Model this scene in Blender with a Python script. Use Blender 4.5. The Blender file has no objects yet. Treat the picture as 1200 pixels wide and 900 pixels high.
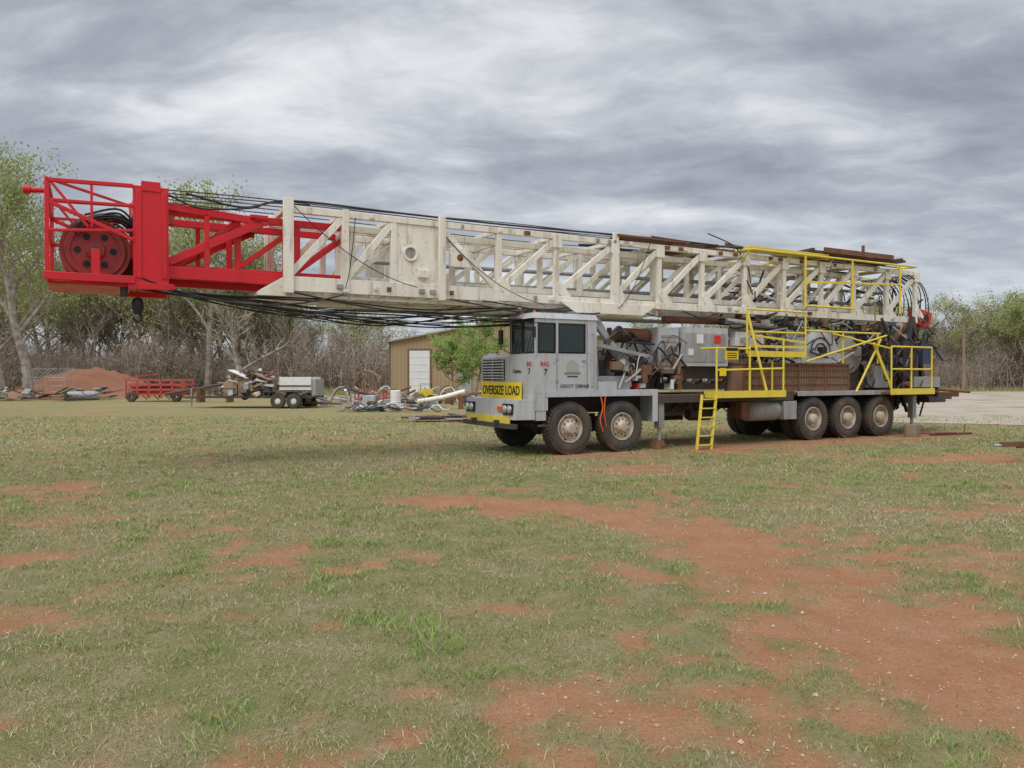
import bpy, math, random
import numpy as np
from mathutils import Vector, Matrix
random.seed(7); np.random.seed(7)
scene=bpy.context.scene
R=math.radians
# ------------------------------------------------------------ materials
def newmat(name):
    m=bpy.data.materials.new(name); m.use_nodes=True
    nt=m.node_tree; b=nt.nodes['Principled BSDF']; return m,nt,b
def N(nt,t,**k):
    n=nt.nodes.new(t)
    for a,v in k.items(): setattr(n,a,v)
    return n
def ramp(nt,src,p0,p1,c0=(0,0,0,1),c1=(1,1,1,1)):
    r=nt.nodes.new('ShaderNodeValToRGB')
    r.color_ramp.elements[0].position=p0; r.color_ramp.elements[1].position=p1
    r.color_ramp.elements[0].color=c0; r.color_ramp.elements[1].color=c1
    nt.links.new(src,r.inputs[0]); return r.outputs[0]
def mix(nt,f,a,b,blend='MIX'):
    m=nt.nodes.new('ShaderNodeMix'); m.data_type='RGBA'; m.blend_type=blend
    for s,v in ((m.inputs[0],f),(m.inputs[6],a),(m.inputs[7],b)):
        if hasattr(v,'is_output'): nt.links.new(v,s)
        elif isinstance(v,(int,float)): s.default_value=v
        else: s.default_value=(*v[:3],1)
    return m.outputs[2]
def paint(name,col,rough=.5,dirt=.35,dcol=(.22,.13,.07),chip=.35,ccol=(.12,.045,.02),metal=0,scale=1.6,bump=.15,streak=0):
    m,nt,b=newmat(name); L=nt.links
    tc=N(nt,'ShaderNodeTexCoord'); mp=N(nt,'ShaderNodeMapping'); mp.inputs['Scale'].default_value=(2.2,2.2,.55)
    L.new(tc.outputs['Object'],mp.inputs[0])
    n1=N(nt,'ShaderNodeTexNoise'); n1.inputs['Scale'].default_value=scale; n1.inputs['Detail'].default_value=5; n1.inputs['Roughness'].default_value=.65
    L.new(mp.outputs[0],n1.inputs[0])
    n2=N(nt,'ShaderNodeTexNoise'); n2.inputs['Scale'].default_value=14; n2.inputs['Detail'].default_value=4; n2.inputs['Roughness'].default_value=.7
    L.new(tc.outputs['Object'],n2.inputs[0])
    d=ramp(nt,n1.outputs[0],.42,.78)
    md=N(nt,'ShaderNodeMath',operation='MULTIPLY'); md.inputs[1].default_value=dirt; L.new(d,md.inputs[0])
    c=mix(nt,md.outputs[0],col,dcol)
    if streak:
        mp2=N(nt,'ShaderNodeMapping'); mp2.inputs['Scale'].default_value=(9,9,1.1); L.new(tc.outputs['Object'],mp2.inputs[0])
        n3=N(nt,'ShaderNodeTexNoise'); n3.inputs['Scale'].default_value=1; n3.inputs['Detail'].default_value=4; L.new(mp2.outputs[0],n3.inputs[0])
        ms=N(nt,'ShaderNodeMath',operation='MULTIPLY'); ms.inputs[1].default_value=streak; L.new(ramp(nt,n3.outputs[0],.54,.68),ms.inputs[0])
        c=mix(nt,ms.outputs[0],c,(.26,.14,.07))
    ch=ramp(nt,n2.outputs[0],.60,.66)
    mc=N(nt,'ShaderNodeMath',operation='MULTIPLY'); mc.inputs[1].default_value=chip; L.new(ch,mc.inputs[0])
    c=mix(nt,mc.outputs[0],c,ccol)
    L.new(c,b.inputs['Base Color'])
    b.inputs['Metallic'].default_value=metal
    rr=ramp(nt,n1.outputs[0],.3,.8,(rough*.8,)*3+(1,),(min(1,rough*1.4),)*3+(1,)); L.new(rr,b.inputs['Roughness'])
    bp=N(nt,'ShaderNodeBump'); bp.inputs['Strength'].default_value=bump; bp.inputs['Distance'].default_value=.02
    L.new(n2.outputs[0],bp.inputs['Height']); L.new(bp.outputs[0],b.inputs['Normal'])
    return m
WHITE=paint('mast_white',(.82,.79,.69),.5,.38,(.5,.4,.27),.45,(.24,.11,.05),streak=.4)
RED=paint('mast_red',(.66,.010,.02),.4,.35,(.26,.02,.02),.15,(.1,.02,.02))
GREY=paint('cab_grey',(.48,.50,.52),.45,.4,(.3,.25,.19),.3,streak=.25)
GREY2=paint('machine_grey',(.34,.35,.35),.5,.6,(.16,.11,.07),.5,streak=.35)
DARK=paint('frame_dark',(.05,.045,.045),.6,.6,(.16,.08,.045),.6)
BLACK=paint('black_rubber_hose',(.012,.012,.013),.6,.3,(.06,.045,.03),.1)
YEL=paint('safety_yellow',(.78,.62,.06),.5,.4,(.4,.25,.06),.35)
RUST=paint('rusty_steel',(.2,.085,.04),.85,.7,(.07,.04,.025),.5,(.32,.15,.06))
TAN=paint('radiator_tan',(.27,.165,.10),.8,.6,(.12,.07,.04),.4)
RIM=paint('rim_paint',(.55,.49,.39),.55,.7,(.28,.14,.07),.5)
BLUE=paint('faded_blue',(.04,.06,.13),.5,.5,(.08,.05,.04),.3)
WOOD=paint('old_wood',(.26,.19,.13),.9,.6,(.1,.065,.04),.3)
GALV=paint('galvanised',(.4,.42,.43),.4,.4,(.2,.16,.12),.2,metal=.4)
TYRE=paint('tyre_rubber',(.04,.038,.036),.85,.9,(.16,.11,.075),.1)
SIGNY=paint('sign_yellow',(.85,.62,.01),.5,.15,(.4,.25,.04),.05)
INK=paint('sign_ink',(.01,.01,.01),.6,.05,chip=0)
LABEL=paint('label_white',(.75,.75,.73),.5,.2,chip=0)
LRED=paint('label_red',(.6,.03,.02),.5,.1,chip=0)
ORANGE=paint('strap_orange',(.7,.13,.02),.6,.2,chip=0)
def glass():
    m,nt,b=newmat('dark_glass'); b.inputs['Base Color'].default_value=(.03,.045,.045,1)
    b.inputs['Roughness'].default_value=.05; b.inputs['Transmission Weight'].default_value=.4; b.inputs['IOR'].default_value=1.4
    b.inputs['Specular IOR Level'].default_value=1.0
    return m
GLASS=glass()
def lensm():
    m,nt,b=newmat('lamp_lens'); b.inputs['Base Color'].default_value=(.6,.62,.65,1); b.inputs['Roughness'].default_value=.1; b.inputs['Metallic'].default_value=.7; return m
LENS=lensm()
# ------------------------------------------------------------ geometry accumulator
def lin(a,b,t): return a+(b-a)*t
class G:
    def __init__(s): s.v=[];s.f=[];s.m=[];s.mats=[]
    def add(s,vs,fs,mat):
        o=len(s.v)
        if mat not in s.mats: s.mats.append(mat)
        k=s.mats.index(mat)
        s.v+= [tuple(v) for v in vs]
        for f in fs: s.f.append(tuple(i+o for i in f)); s.m.append(k)
    def box(s,x0,x1,y0,y1,z0,z1,mat):
        s.add([(x0,y0,z0),(x1,y0,z0),(x1,y1,z0),(x0,y1,z0),(x0,y0,z1),(x1,y0,z1),(x1,y1,z1),(x0,y1,z1)],
          [(0,3,2,1),(4,5,6,7),(0,1,5,4),(1,2,6,5),(2,3,7,6),(3,0,4,7)],mat)
    def hexa(s,pts,mat):
        s.add(pts,[(0,3,2,1),(4,5,6,7),(0,1,5,4),(1,2,6,5),(2,3,7,6),(3,0,4,7)],mat)
    def beam(s,p,q,w,h,mat):
        p=Vector(p);q=Vector(q);d=(q-p).normalized()
        up=Vector((0,0,1)) if abs(d.z)<.95 else Vector((1,0,0))
        a=d.cross(up).normalized(); b=a.cross(d).normalized()
        a=a*w/2;b=b*h/2
        s.add([p-a-b,p+a-b,p+a+b,p-a+b,q-a-b,q+a-b,q+a+b,q-a+b],
          [(0,3,2,1),(4,5,6,7),(0,1,5,4),(1,2,6,5),(2,3,7,6),(3,0,4,7)],mat)
    def tube(s,p,q,r,mat,n=10,r2=None):
        s.path([p,q],r,mat,n,r2=r2)
    def path(s,pts,r,mat,n=8,r2=None):
        pts=[Vector(p) for p in pts]; K=len(pts)
        if r2 is None: r2=r
        vs=[];ref=None
        for i,p in enumerate(pts):
            d=(pts[min(i+1,K-1)]-pts[max(i-1,0)])
            d=d.normalized() if d.length>1e-9 else Vector((1,0,0))
            if ref is None:
                ref=Vector((0,0,1)) if abs(d.z)<.9 else Vector((1,0,0))
            a=d.cross(ref).normalized(); b=a.cross(d).normalized(); ref=b
            rr=lin(r,r2,i/(K-1))
            for j in range(n):
                t=2*math.pi*j/n; vs.append(p+a*math.cos(t)*rr+b*math.sin(t)*rr)
        fs=[]
        for i in range(K-1):
            for j in range(n):
                k=(j+1)%n; fs.append((i*n+j,i*n+k,(i+1)*n+k,(i+1)*n+j))
        fs.append(tuple(range(n))[::-1]); fs.append(tuple((K-1)*n+j for j in range(n)))
        s.add(vs,fs,mat)
    def curve(s,pts,r,mat,n=6,sub=6):
        P=[Vector(p) for p in pts]; P=[2*P[0]-P[1]]+P+[2*P[-1]-P[-2]]; out=[]
        for i in range(1,len(P)-2):
            for k in range(sub):
                t=k/sub; a,b,c,d=P[i-1],P[i],P[i+1],P[i+2]
                out.append(.5*((2*b)+(c-a)*t+(2*a-5*b+4*c-d)*t*t+(3*b-a-3*c+d)*t**3))
        out.append(P[-2]); s.path(out,r,mat,n)
    def sag(s,p,q,dz,r,mat,n=6,K=18,wob=0):
        p=Vector(p);q=Vector(q);pts=[]
        ph=random.random()*6
        for i in range(K+1):
            t=i/K; v=p.lerp(q,t); v.z-=dz*4*t*(1-t)
            v.z+=wob*math.sin(t*9+ph)*t*(1-t)*4; v.y+=wob*math.cos(t*7+ph)*t*(1-t)*4
            pts.append(v)
        s.path(pts,r,mat,n)
    def lathe(s,prof,c,mat,n=40,axis='y'):
        vs=[];K=len(prof)
        for (r,y) in prof:
            for j in range(n):
                t=2*math.pi*j/n
                if axis=='y': vs.append((c[0]+r*math.cos(t),c[1]+y,c[2]+r*math.sin(t)))
                elif axis=='x': vs.append((c[0]+y,c[1]+r*math.cos(t),c[2]+r*math.sin(t)))
                else: vs.append((c[0]+r*math.cos(t),c[1]+r*math.sin(t),c[2]+y))
        fs=[]
        for i in range(K-1):
            for j in range(n):
                k=(j+1)%n; fs.append((i*n+j,(i+1)*n+j,(i+1)*n+k,i*n+k))
        s.add(vs,fs,mat)
    def obj(s,name,parent=None,bevel=0,smooth=True):
        me=bpy.data.meshes.new(name); me.from_pydata(s.v,[],s.f)
        for m in s.mats: me.materials.append(m)
        me.polygons.foreach_set('material_index',s.m)
        me.polygons.foreach_set('use_smooth',[smooth]*len(s.f))
        me.update()
        if smooth:
            try: me.set_sharp_from_angle(angle=R(35))
            except Exception: pass
        o=bpy.data.objects.new(name,me); scene.collection.objects.link(o)
        if parent: o.parent=parent
        if bevel:
            b=o.modifiers.new('bev','BEVEL'); b.width=bevel; b.segments=2; b.limit_method='ANGLE'; b.angle_limit=R(50)
        return o
def empty(name,loc=(0,0,0),rz=0,parent=None):
    e=bpy.data.objects.new(name,None); e.location=loc; e.rotation_euler=(0,0,rz); scene.collection.objects.link(e)
    if parent: e.parent=parent
    return e
def text(name,body,size,loc,rot,mat,parent,ext=.003,sx=1,off=.0):
    c=bpy.data.curves.new(name,'FONT'); c.body=body; c.size=size; c.extrude=ext; c.offset=off
    c.align_x='CENTER'; c.align_y='CENTER'; c.materials.append(mat)
    o=bpy.data.objects.new(name,c); o.location=loc; o.rotation_euler=rot; o.scale=(sx,1,1); scene.collection.objects.link(o); o.parent=parent; return o
# ------------------------------------------------------------ numpy noise + ground masks
def vn(x,y,seed=0):
    xi=np.floor(x).astype(np.int64); yi=np.floor(y).astype(np.int64); fx=x-xi; fy=y-yi
    fx=fx*fx*(3-2*fx); fy=fy*fy*(3-2*fy)
    def h(a,b):
        v=(a*374761393+b*668265263+seed*974711)&0xffffffff
        v=((v^(v>>13))*1274126177)&0xffffffff; v=(v^(v>>16))&0xffffffff
        return v/4294967295.
    return (h(xi,yi)*(1-fx)+h(xi+1,yi)*fx)*(1-fy)+(h(xi,yi+1)*(1-fx)+h(xi+1,yi+1)*fx)*fy
def fbm(x,y,o=4,seed=0):
    t=0;a=.5;s=0
    for i in range(o): t=t+a*vn(x*2**i+i*13.7,y*2**i+i*7.1,seed+i); s+=a; a*=.5
    return t/s
def sst(a,b,x):
    t=np.clip((x-a)/(b-a),0,1); return t*t*(3-2*t)
PATH=[(-1.2,9.9,.3),(0.3,9.6,.6),(1.4,8.9,.75),(2.0,7.6,.6),(2.3,6.3,.62),(2.55,5.2,.75),(2.8,4.2,.85),(3.0,3,.9),(3.1,0,1.1)]
PATH2=[(1.21,15.3,.6),(4.6,17.0,.9),(9.6,19.9,1.3),(11.5,21,1.2)]
PATCH=[(-1.05,3.35,.42),(-3.0,5.0,.55),(-1.1,4.95,.3),(.35,3.8,.4),(-4.3,6.9,.4),(-5.6,8.6,.7),(5.0,9.0,.9),(2.0,13.2,.8),(5.2,6.4,.8),(-2.2,6.8,.3),(-.1,5.2,.3),(4.6,5.2,.6),(-.8,10.8,.7),(-4.6,4.9,.4),(-6.5,11,.8),(7.5,10.5,.9),(9,15,1.2),(1.1,6.2,.3),(-2.4,3.6,.25)]
def seg(x,y,P):
    best=np.full(x.shape,9.)
    for (x0,y0,w0),(x1,y1,w1) in zip(P[:-1],P[1:]):
        dx,dy=x1-x0,y1-y0; t=np.clip(((x-x0)*dx+(y-y0)*dy)/(dx*dx+dy*dy),0,1)
        d=np.hypot(x-x0-t*dx,y-y0-t*dy)/(w0+(w1-w0)*t); best=np.minimum(best,d)
    return best
def dirtmask(x,y):
    n=fbm(x*.9,y*.9,5,3); n2=fbm(x*4.1,y*4.1,4,11)
    p=np.maximum(.9*np.exp(-seg(x,y,PATH)**2*.7),.7*np.exp(-seg(x,y,PATH2)**2*.8))
    for (px,py,r) in PATCH: p=np.maximum(p,.6*np.exp(-((x-px)**2*.7+((y-py)*1.3)**2)/(r*r)))
    side=.36*sst(1.6,3.2,x+(8-y)*.12)*sst(12,8,y)          # worn strip to the right of the track
    v=np.maximum(p,side)+(n-.5)*1.3+(n2-.5)*1.5-.06
    return np.clip(v,0,1)
def hgt(x,y):
    a=np.exp(-np.hypot(x,y)/25)
    rut=.022*(np.cos(np.clip(seg(x,y,PATH),0,1.6)*2*math.pi/1.1)-1)*(seg(x,y,PATH)<1.6)
    dmk=dirtmask(x,y)
    return (fbm(x*.5,y*.5,4,5)-.5)*.06*a*sst(16,8,y)+(fbm(x*4,y*4,3,8)-.5)*(.025+.03*dmk)*sst(18,10,y)-.025*dmk*sst(13,9,y)+rut*.6*sst(10,8.5,y)
def axis(l):
    out=[]
    for a,b,s in l: out+=list(np.arange(a,b,s))
    return np.array(out+[l[-1][1]])
xs=axis([(-900,-100,100),(-100,-30,5),(-30,-10,.6),(-10,-5,.15),(-5,6,.05),(6,14,.15),(14,34,.6),(34,100,5),(100,900,100)])
ys=axis([(-300,-20,40),(-20,0,1.5),(0,2,.2),(2,9,.05),(9,14,.1),(14,26,.3),(26,80,1.5),(80,200,10),(200,1500,130)])
X,Y=np.meshgrid(xs,ys); nx,ny=len(xs),len(ys)
co=np.stack([X,Y,hgt(X,Y)],-1).reshape(-1,3)
idx=np.arange(nx*ny).reshape(ny,nx)
fq=np.stack([idx[:-1,:-1],idx[:-1,1:],idx[1:,1:],idx[1:,:-1]],-1).reshape(-1,4)
def npmesh(name,co,faces):
    me=bpy.data.meshes.new(name); k=faces.shape[1]; nf=len(faces)
    me.vertices.add(len(co)); me.vertices.foreach_set('co',co.astype(np.float32).ravel())
    me.loops.add(nf*k); me.loops.foreach_set('vertex_index',faces.astype(np.int32).ravel())
    me.polygons.add(nf); me.polygons.foreach_set('loop_start',(np.arange(nf)*k).astype(np.int32))
    me.update(calc_edges=True); return me
me=npmesh('ground',co,fq)
at=me.attributes.new('dirt','FLOAT','POINT'); at.data.foreach_set('value',dirtmask(X,Y).ravel().astype(np.float32))
me.polygons.foreach_set('use_smooth',[True]*len(fq))
go=bpy.data.objects.new('grass_ground',me); scene.collection.objects.link(go)
m,nt,b=newmat('grass_dirt'); L=nt.links
tc=N(nt,'ShaderNodeTexCoord'); ad=N(nt,'ShaderNodeAttribute',attribute_name='dirt')
def noise(sc,det=6,ro=.6,src=None):
    n=N(nt,'ShaderNodeTexNoise'); n.inputs['Scale'].default_value=sc; n.inputs['Detail'].default_value=det; n.inputs['Roughness'].default_value=ro
    L.new(src or tc.outputs['Object'],n.inputs[0]); return n.outputs[0]
nb=noise(.35,4); nm=noise(2.5,5,.7); nf=noise(38,4,.75); nff=noise(130,2,.7)
g=mix(nt,ramp(nt,nb,.38,.62),(.21,.235,.08),(.30,.28,.125))
g=mix(nt,ramp(nt,nm,.40,.66),g,(.40,.33,.185))
g=mix(nt,ramp(nt,nf,.45,.7),g,(.17,.17,.065))
g=mix(nt,ramp(nt,nff,.55,.75),g,(.46,.39,.23))
d=mix(nt,ramp(nt,nm,.3,.7),(.45,.20,.095),(.52,.29,.165))
d=mix(nt,ramp(nt,nf,.5,.75),d,(.34,.15,.075))
d=mix(nt,ramp(nt,nff,.6,.7),d,(.58,.45,.3))
ms=N(nt,'ShaderNodeMath',operation='MULTIPLY_ADD'); ms.inputs[1].default_value=1.6; ms.inputs[2].default_value=-.82; L.new(nf,ms.inputs[0])
ma=N(nt,'ShaderNodeMath',operation='ADD'); L.new(ms.outputs[0],ma.inputs[0]); L.new(ad.outputs['Fac'],ma.inputs[1])
c=mix(nt,ramp(nt,ma.outputs[0],.05,.55),g,d)
L.new(c,b.inputs['Base Color']); b.inputs['Roughness'].default_value=.95; b.inputs['Specular IOR Level'].default_value=.15
bp=N(nt,'ShaderNodeBump'); bp.inputs['Strength'].default_value=.9; bp.inputs['Distance'].default_value=.03
am=N(nt,'ShaderNodeMath',operation='ADD'); L.new(nf,am.inputs[0]); L.new(nff,am.inputs[1]); L.new(am.outputs[0],bp.inputs['Height']); L.new(bp.outputs[0],b.inputs['Normal'])
me.materials.append(m)
def blob(name,pts,z,mat,jit=.6):
    P=[];n=len(pts)
    for i in range(n):
        a=Vector(pts[i]);q=Vector(pts[(i+1)%n]);k=max(1,int((q-a).length/1.0))
        k=min(k,60)
        for j in range(k):
            v=a.lerp(q,j/k); P.append((v.x+random.uniform(-jit,jit),v.y+random.uniform(-jit,jit),z))
    me=bpy.data.meshes.new(name); me.from_pydata(P,[],[tuple(range(len(P)))]); me.materials.append(mat)
    o=bpy.data.objects.new(name,me); scene.collection.objects.link(o); return o
m,nt,b=newmat('gravel'); L=nt.links; tc=N(nt,'ShaderNodeTexCoord')
vo=N(nt,'ShaderNodeTexVoronoi'); vo.inputs['Scale'].default_value=22; L.new(tc.outputs['Object'],vo.inputs[0])
c=mix(nt,ramp(nt,noise(.5,6),.35,.7),(.36,.27,.20),(.27,.18,.12)); c=mix(nt,ramp(nt,vo.outputs['Distance'],.1,.6),c,(.41,.35,.28)); c=mix(nt,ramp(nt,noise(.25,5,.7),.5,.62),c,(.24,.22,.12))
L.new(c,b.inputs['Base Color']); b.inputs['Roughness'].default_value=.95
blob('gravel_yard',[(13.5,26.5),(19,24),(40,24),(90,40),(90,75),(30,76),(20,50),(13,33)],.012,m,.5)
# ------------------------------------------------------------ grass blades
def grass():
    CO=[];FA=[];CL=[];o=0
    for (y0,y1,dens,hl,w) in [(2.4,4.5,6800,.022,.003),(4.5,7.5,3600,.025,.0042),(7.5,12,1700,.030,.006),(12,18,560,.036,.010),(18,30,140,.045,.018)]:
        xm=y1*.72+1.2; A=(y1-y0)*2*xm; n=int(A*dens)
        x=np.random.uniform(-xm,xm,n); y=np.random.uniform(y0,y1,n)
        dm=dirtmask(x,y); cl=fbm(x*2.2,y*2.2,3,21); cl2=fbm(x*9,y*9,2,33)
        keep=np.random.rand(n)<np.clip(1.06-dm*1.8,0.03,1)*np.clip((cl2-.25)*2.8,.06,1)
        x,y,cl,cl2,dm=[a[keep] for a in (x,y,cl,cl2,dm)]; n=len(x)
        z=hgt(x,y)-.003
        h=hl*np.random.uniform(.4,1.5,n)*(.6+1.0*cl**1.5)*(1+.6*(cl>.70))
        az=np.random.rand(n)*6.283; le=np.random.uniform(.4,1.9,n)*h; la=np.random.rand(n)*6.283
        ww=w*np.random.uniform(.6,1.3,n); dx=np.cos(az)*ww/2; dy=np.sin(az)*ww/2
        lx=np.cos(la)*le; ly=np.sin(la)*le
        v=np.stack([np.stack([x-dx,y-dy,z],-1),np.stack([x+dx,y+dy,z],-1),
            np.stack([x+dx*.8+lx*.35,y+dy*.8+ly*.35,z+h*.62],-1),np.stack([x-dx*.8+lx*.35,y-dy*.8+ly*.35,z+h*.62],-1),
            np.stack([x+lx,y+ly,z+h*.95],-1)],1)
        b=o+np.arange(n)*5
        FA.append(np.concatenate([np.stack([b,b+1,b+2],-1),np.stack([b,b+2,b+3],-1),np.stack([b+3,b+2,b+4],-1)]))
        CO.append(v.reshape(-1,3)); o+=n*5
        big=fbm(x*.45,y*.45,3,50)
        straw=np.random.rand(n)<np.clip(.66-1.5*(big-.38)-1.1*(cl-.45)+.3*dm,.12,.88)
        gr=np.array([.225,.275,.085])*np.random.uniform(.6,1.4,(n,1))+np.random.uniform(-.015,.04,(n,1))*np.array([1.4,.5,.1])
        fresh=sst(.6,.76,cl)[:,None]; gr=gr*(1-fresh)+gr*np.array([.88,1.12,.8])*fresh
        st=np.array([.52,.45,.28])*np.random.uniform(.55,1.2,(n,1))
        c=np.where(straw[:,None],st,gr); c=np.clip(c,0.01,1)
        c=np.concatenate([c,np.ones((n,1))],-1); CL.append(np.repeat(c,5,0))
    co=np.concatenate(CO); fa=np.concatenate(FA); cl=np.concatenate(CL)
    me=npmesh('lawn_grass_blades',co,fa)
    a=me.color_attributes.new('Col','FLOAT_COLOR','POINT'); a.data.foreach_set('color',cl.astype(np.float32).ravel())
    m,nt,b=newmat('grass_blade'); at=N(nt,'ShaderNodeAttribute',attribute_name='Col'); nt.links.new(at.outputs['Color'],b.inputs['Base Color'])
    b.inputs['Roughness'].default_value=.7; b.inputs['Specular IOR Level'].default_value=.2
    me.materials.append(m); ob=bpy.data.objects.new('grass_blades',me); scene.collection.objects.link(ob)
    print('blades faces',len(fa))
grass()
g=G(); CLM=paint('clod',(.45,.24,.14),.95,.4,chip=.2); STN=paint('pebble',(.5,.42,.34),.9,.3,chip=.1)
yy_=np.random.uniform(2.6,12,9000); xx_=np.random.uniform(-.8,.8,9000)*yy_; dd_=dirtmask(xx_,yy_); hh_=hgt(xx_,yy_)
kk=[i for i in range(9000) if dd_[i]>.3][:2200]
for i in kk:
    x,y=float(xx_[i]),float(yy_[i]); r=random.uniform(.004,.012)*(1.7 if random.random()<.06 else 1); z=float(hh_[i])+r*.2
    vs=[(x+sx*r*random.uniform(.6,1.2),y+sy*r*random.uniform(.6,1.2),z+sz*r*random.uniform(.5,.9)) for sx,sy,sz in ((1,0,0),(0,1,0),(-1,0,0),(0,-1,0),(0,0,1),(0,0,-1))]
    g.add(vs,[(0,1,4),(1,2,4),(2,3,4),(3,0,4),(1,0,5),(2,1,5),(3,2,5),(0,3,5)],STN if random.random()<.2 else CLM)
g.obj('dirt_clods',smooth=False)
# ============================================================ DRILLING RIG TRUCK  (local x = rearward, y = away from near side)
T=empty('drilling_rig_truck',(1.21,15.6,0),R(28.8))
def wheelmesh(name,dual=False,front=True):
    g=G(); Rr=.545; W=.30
    prof=[(.30,.03),(.36,.0),(.44,.0),(.50,.015),(.53,.04),(Rr-.012,.06),(Rr-.012,W-.06),(.53,W-.04),(.50,W-.015),(.44,W),(.36,W),(.30,W-.03)]
    g.lathe(prof,(0,0,0),TYRE,56)
    for k in range(44):
        a=2*math.pi*k/44
        for y0,y1,off in ((.012,.10,0),(.11,.19,.5),(.20,.288,0)):
            t=a+off*2*math.pi/44; c,s=math.cos(t),math.sin(t); wd=.026
            pts=[]
            for rr in (Rr-.03,Rr+.012):
                for (u,yy) in ((-wd,y0),(wd,y0),(wd,y1),(-wd,y1)):
                    q=rr-(.02 if (yy<.02 or yy>.28) else 0)
                    pts.append((c*q-s*u,yy,s*q+c*u))
            g.hexa(pts,TYRE)
    if front: rp=[(.30,.03),(.295,.012),(.28,.012),(.272,.05),(.262,.10),(.225,.095),(.2,.05),(.13,.035),(.125,.03),(.11,-.02),(.09,-.045),(.0,-.05)]
    else: rp=[(.30,.03),(.295,.012),(.28,.012),(.272,.06),(.262,.16),(.20,.17),(.135,.165),(.13,.12),(.12,-.02),(.09,-.04),(0,-.045)]
    g.lathe(rp,(0,0,0),RIM,40)
    yb=.042 if front else .165
    for k in range(10):
        a=2*math.pi*k/10; x,z=math.cos(a)*.165,math.sin(a)*.165
        g.lathe([(.016,.02),(.016,-.025),(0,-.026)],(x,yb,z),RUST,6)
    for k in range(5 if front else 8):
        a=2*math.pi*(k+.5)/(5 if front else 8); x,z=math.cos(a)*.232,math.sin(a)*.232
        g.lathe([(.028,.0),(0,-.001)],(x,(.092 if front else .166),z),INK,10)
    g.box(-.05,.05,.1,.3,-.05,.05,DARK)
    g.lathe([(.3,W-.03),(.29,W-.04),(.1,W-.1),(0,W-.1)],(0,0,0),DARK,24)
    return g.obj(name,T)
wf=wheelmesh('wheel_front_1',front=True); wf.location=(0,0,.54)
def inst(o,name,loc,rz=0,parent=T,ry=0):
    q=bpy.data.objects.new(name,o.data); q.location=loc; q.rotation_euler=(0,ry,rz); q.parent=parent; scene.collection.objects.link(q)
    return q
inst(wf,'wheel_front_2',(1.33,0,.54),ry=.4)
inst(wf,'wheel_front_3',(0,2.45,.54),R(180)); inst(wf,'wheel_front_4',(1.33,2.45,.54),R(180))
wr=wheelmesh('wheel_rear_1',front=False); wr.location=(7.3,0,.54)
k=2
for s_ in (7.3,8.62,9.95):
    if s_!=7.3: inst(wr,f'wheel_rear_{k}',(s_,0,.54),ry=s_); k+=1
    inst(wr,f'wheel_rear_{k}',(s_,.33,.54)); k+=1
    inst(wr,f'wheel_rear_{k}',(s_,2.5,.54),R(180)); k+=1
    inst(wr,f'wheel_rear_{k}',(s_,2.17,.54),R(180)); k+=1
g=G()
for y in (.78,1.62): g.box(-1.0,12.7,y,y+.1,.82,1.14,DARK)
for x in np.arange(-.5,12.6,1.1): g.box(x,x+.1,.882,1.618,.9,1.08,DARK)
for x in (0,1.33,7.3,8.62,9.95):
    g.tube((x,.28,.545),(x,2.2,.545),.085,DARK); g.lathe([(0,-.2),(.16,-.14),(.2,0),(.16,.14),(0,.2)],(x,1.25,.53),DARK,16)
    g.box(x-.5,x+.5,.68,.76,.66,.74,DARK); g.box(x-.5,x+.5,1.74,1.82,.66,.74,DARK)
g.box(2.3,12.6,.06,2.45,1.145,1.2,RUST)
g.box(2.3,6.6,.03,.058,1.02,1.2,DARK)
g.lathe([(0,-.55),(.18,-.53),(.26,-.45),(.26,.45),(.18,.53),(0,.55)],(5.75,.32,.78),GREY2,24,'x')
g.lathe([(0,-.4),(.14,-.38),(.18,-.3),(.18,.3),(.14,.38),(0,.4)],(4.3,.9,.72),DARK,20,'x')
g.box(6.25,6.7,.02,.5,.55,1.0,GREY2); g.box(2.7,3.5,.5,.76,.7,1.0,DARK); g.box(4.9,5.15,.1,.5,.6,1.0,RUST)
g.box(3.4,4.6,1.8,2.4,.5,1.0,DARK)
for i in range(22):
    x=random.uniform(2.3,6.6); g.curve([(x,.3,1.1),(x+.2,.3+random.uniform(-.2,.2),.8),(x+random.uniform(.3,.8),.5,1.0)],.018,BLACK)
g.box(6.7,10.6,.0,.5,1.145+.06,1.235,GREY2); g.box(6.7,10.6,-.012,.0,1.12,1.235,GREY2)
g.beam((12.7,.8,1.08),(14.7,.8,1.05),.12,.14,RUST); g.beam((12.7,1.7,1.08),(14.2,1.7,1.05),.12,.14,RUST)
g.beam((12.5,.4,1.0),(13.7,.4,.97),.08,.08,DARK); g.tube((12.6,.6,1.25),(15.0,.6,1.13),.045,RUST)
g.box(12.5,13.3,.3,2.2,.85,1.0,DARK); g.box(12.9,13.0,.3,2.2,1.0,1.3,DARK)
for i in range(30):
    x=random.uniform(10.9,12.9); y=random.uniform(.1,2.2); g.tube((x,y,random.uniform(.45,.8)),(x+random.uniform(-.4,.6),y+random.uniform(-.3,.3),random.uniform(.9,1.6)),random.uniform(.02,.06),random.choice([DARK,RUST,BLACK]))
for x in (2.45,11.5):
    for y in (.16,2.3):
        g.box(x-.08,x+.08,y-.08,y+.08,.45,1.14,GREY2); g.tube((x,y,.12),(x,y,.5),.045,GALV); g.lathe([(.16,-.06),(.16,.0),(.06,.03)],(x,y,.1),RUST,16,'z')
g.hexa([(2.25,.0,0),(2.55,.0,0),(2.55,.32,0),(2.25,.32,0),(2.32,.06,.2),(2.5,.06,.2),(2.5,.25,.2),(2.32,.25,.2)],RUST)
g.obj('chassis',T,.006)
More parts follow.
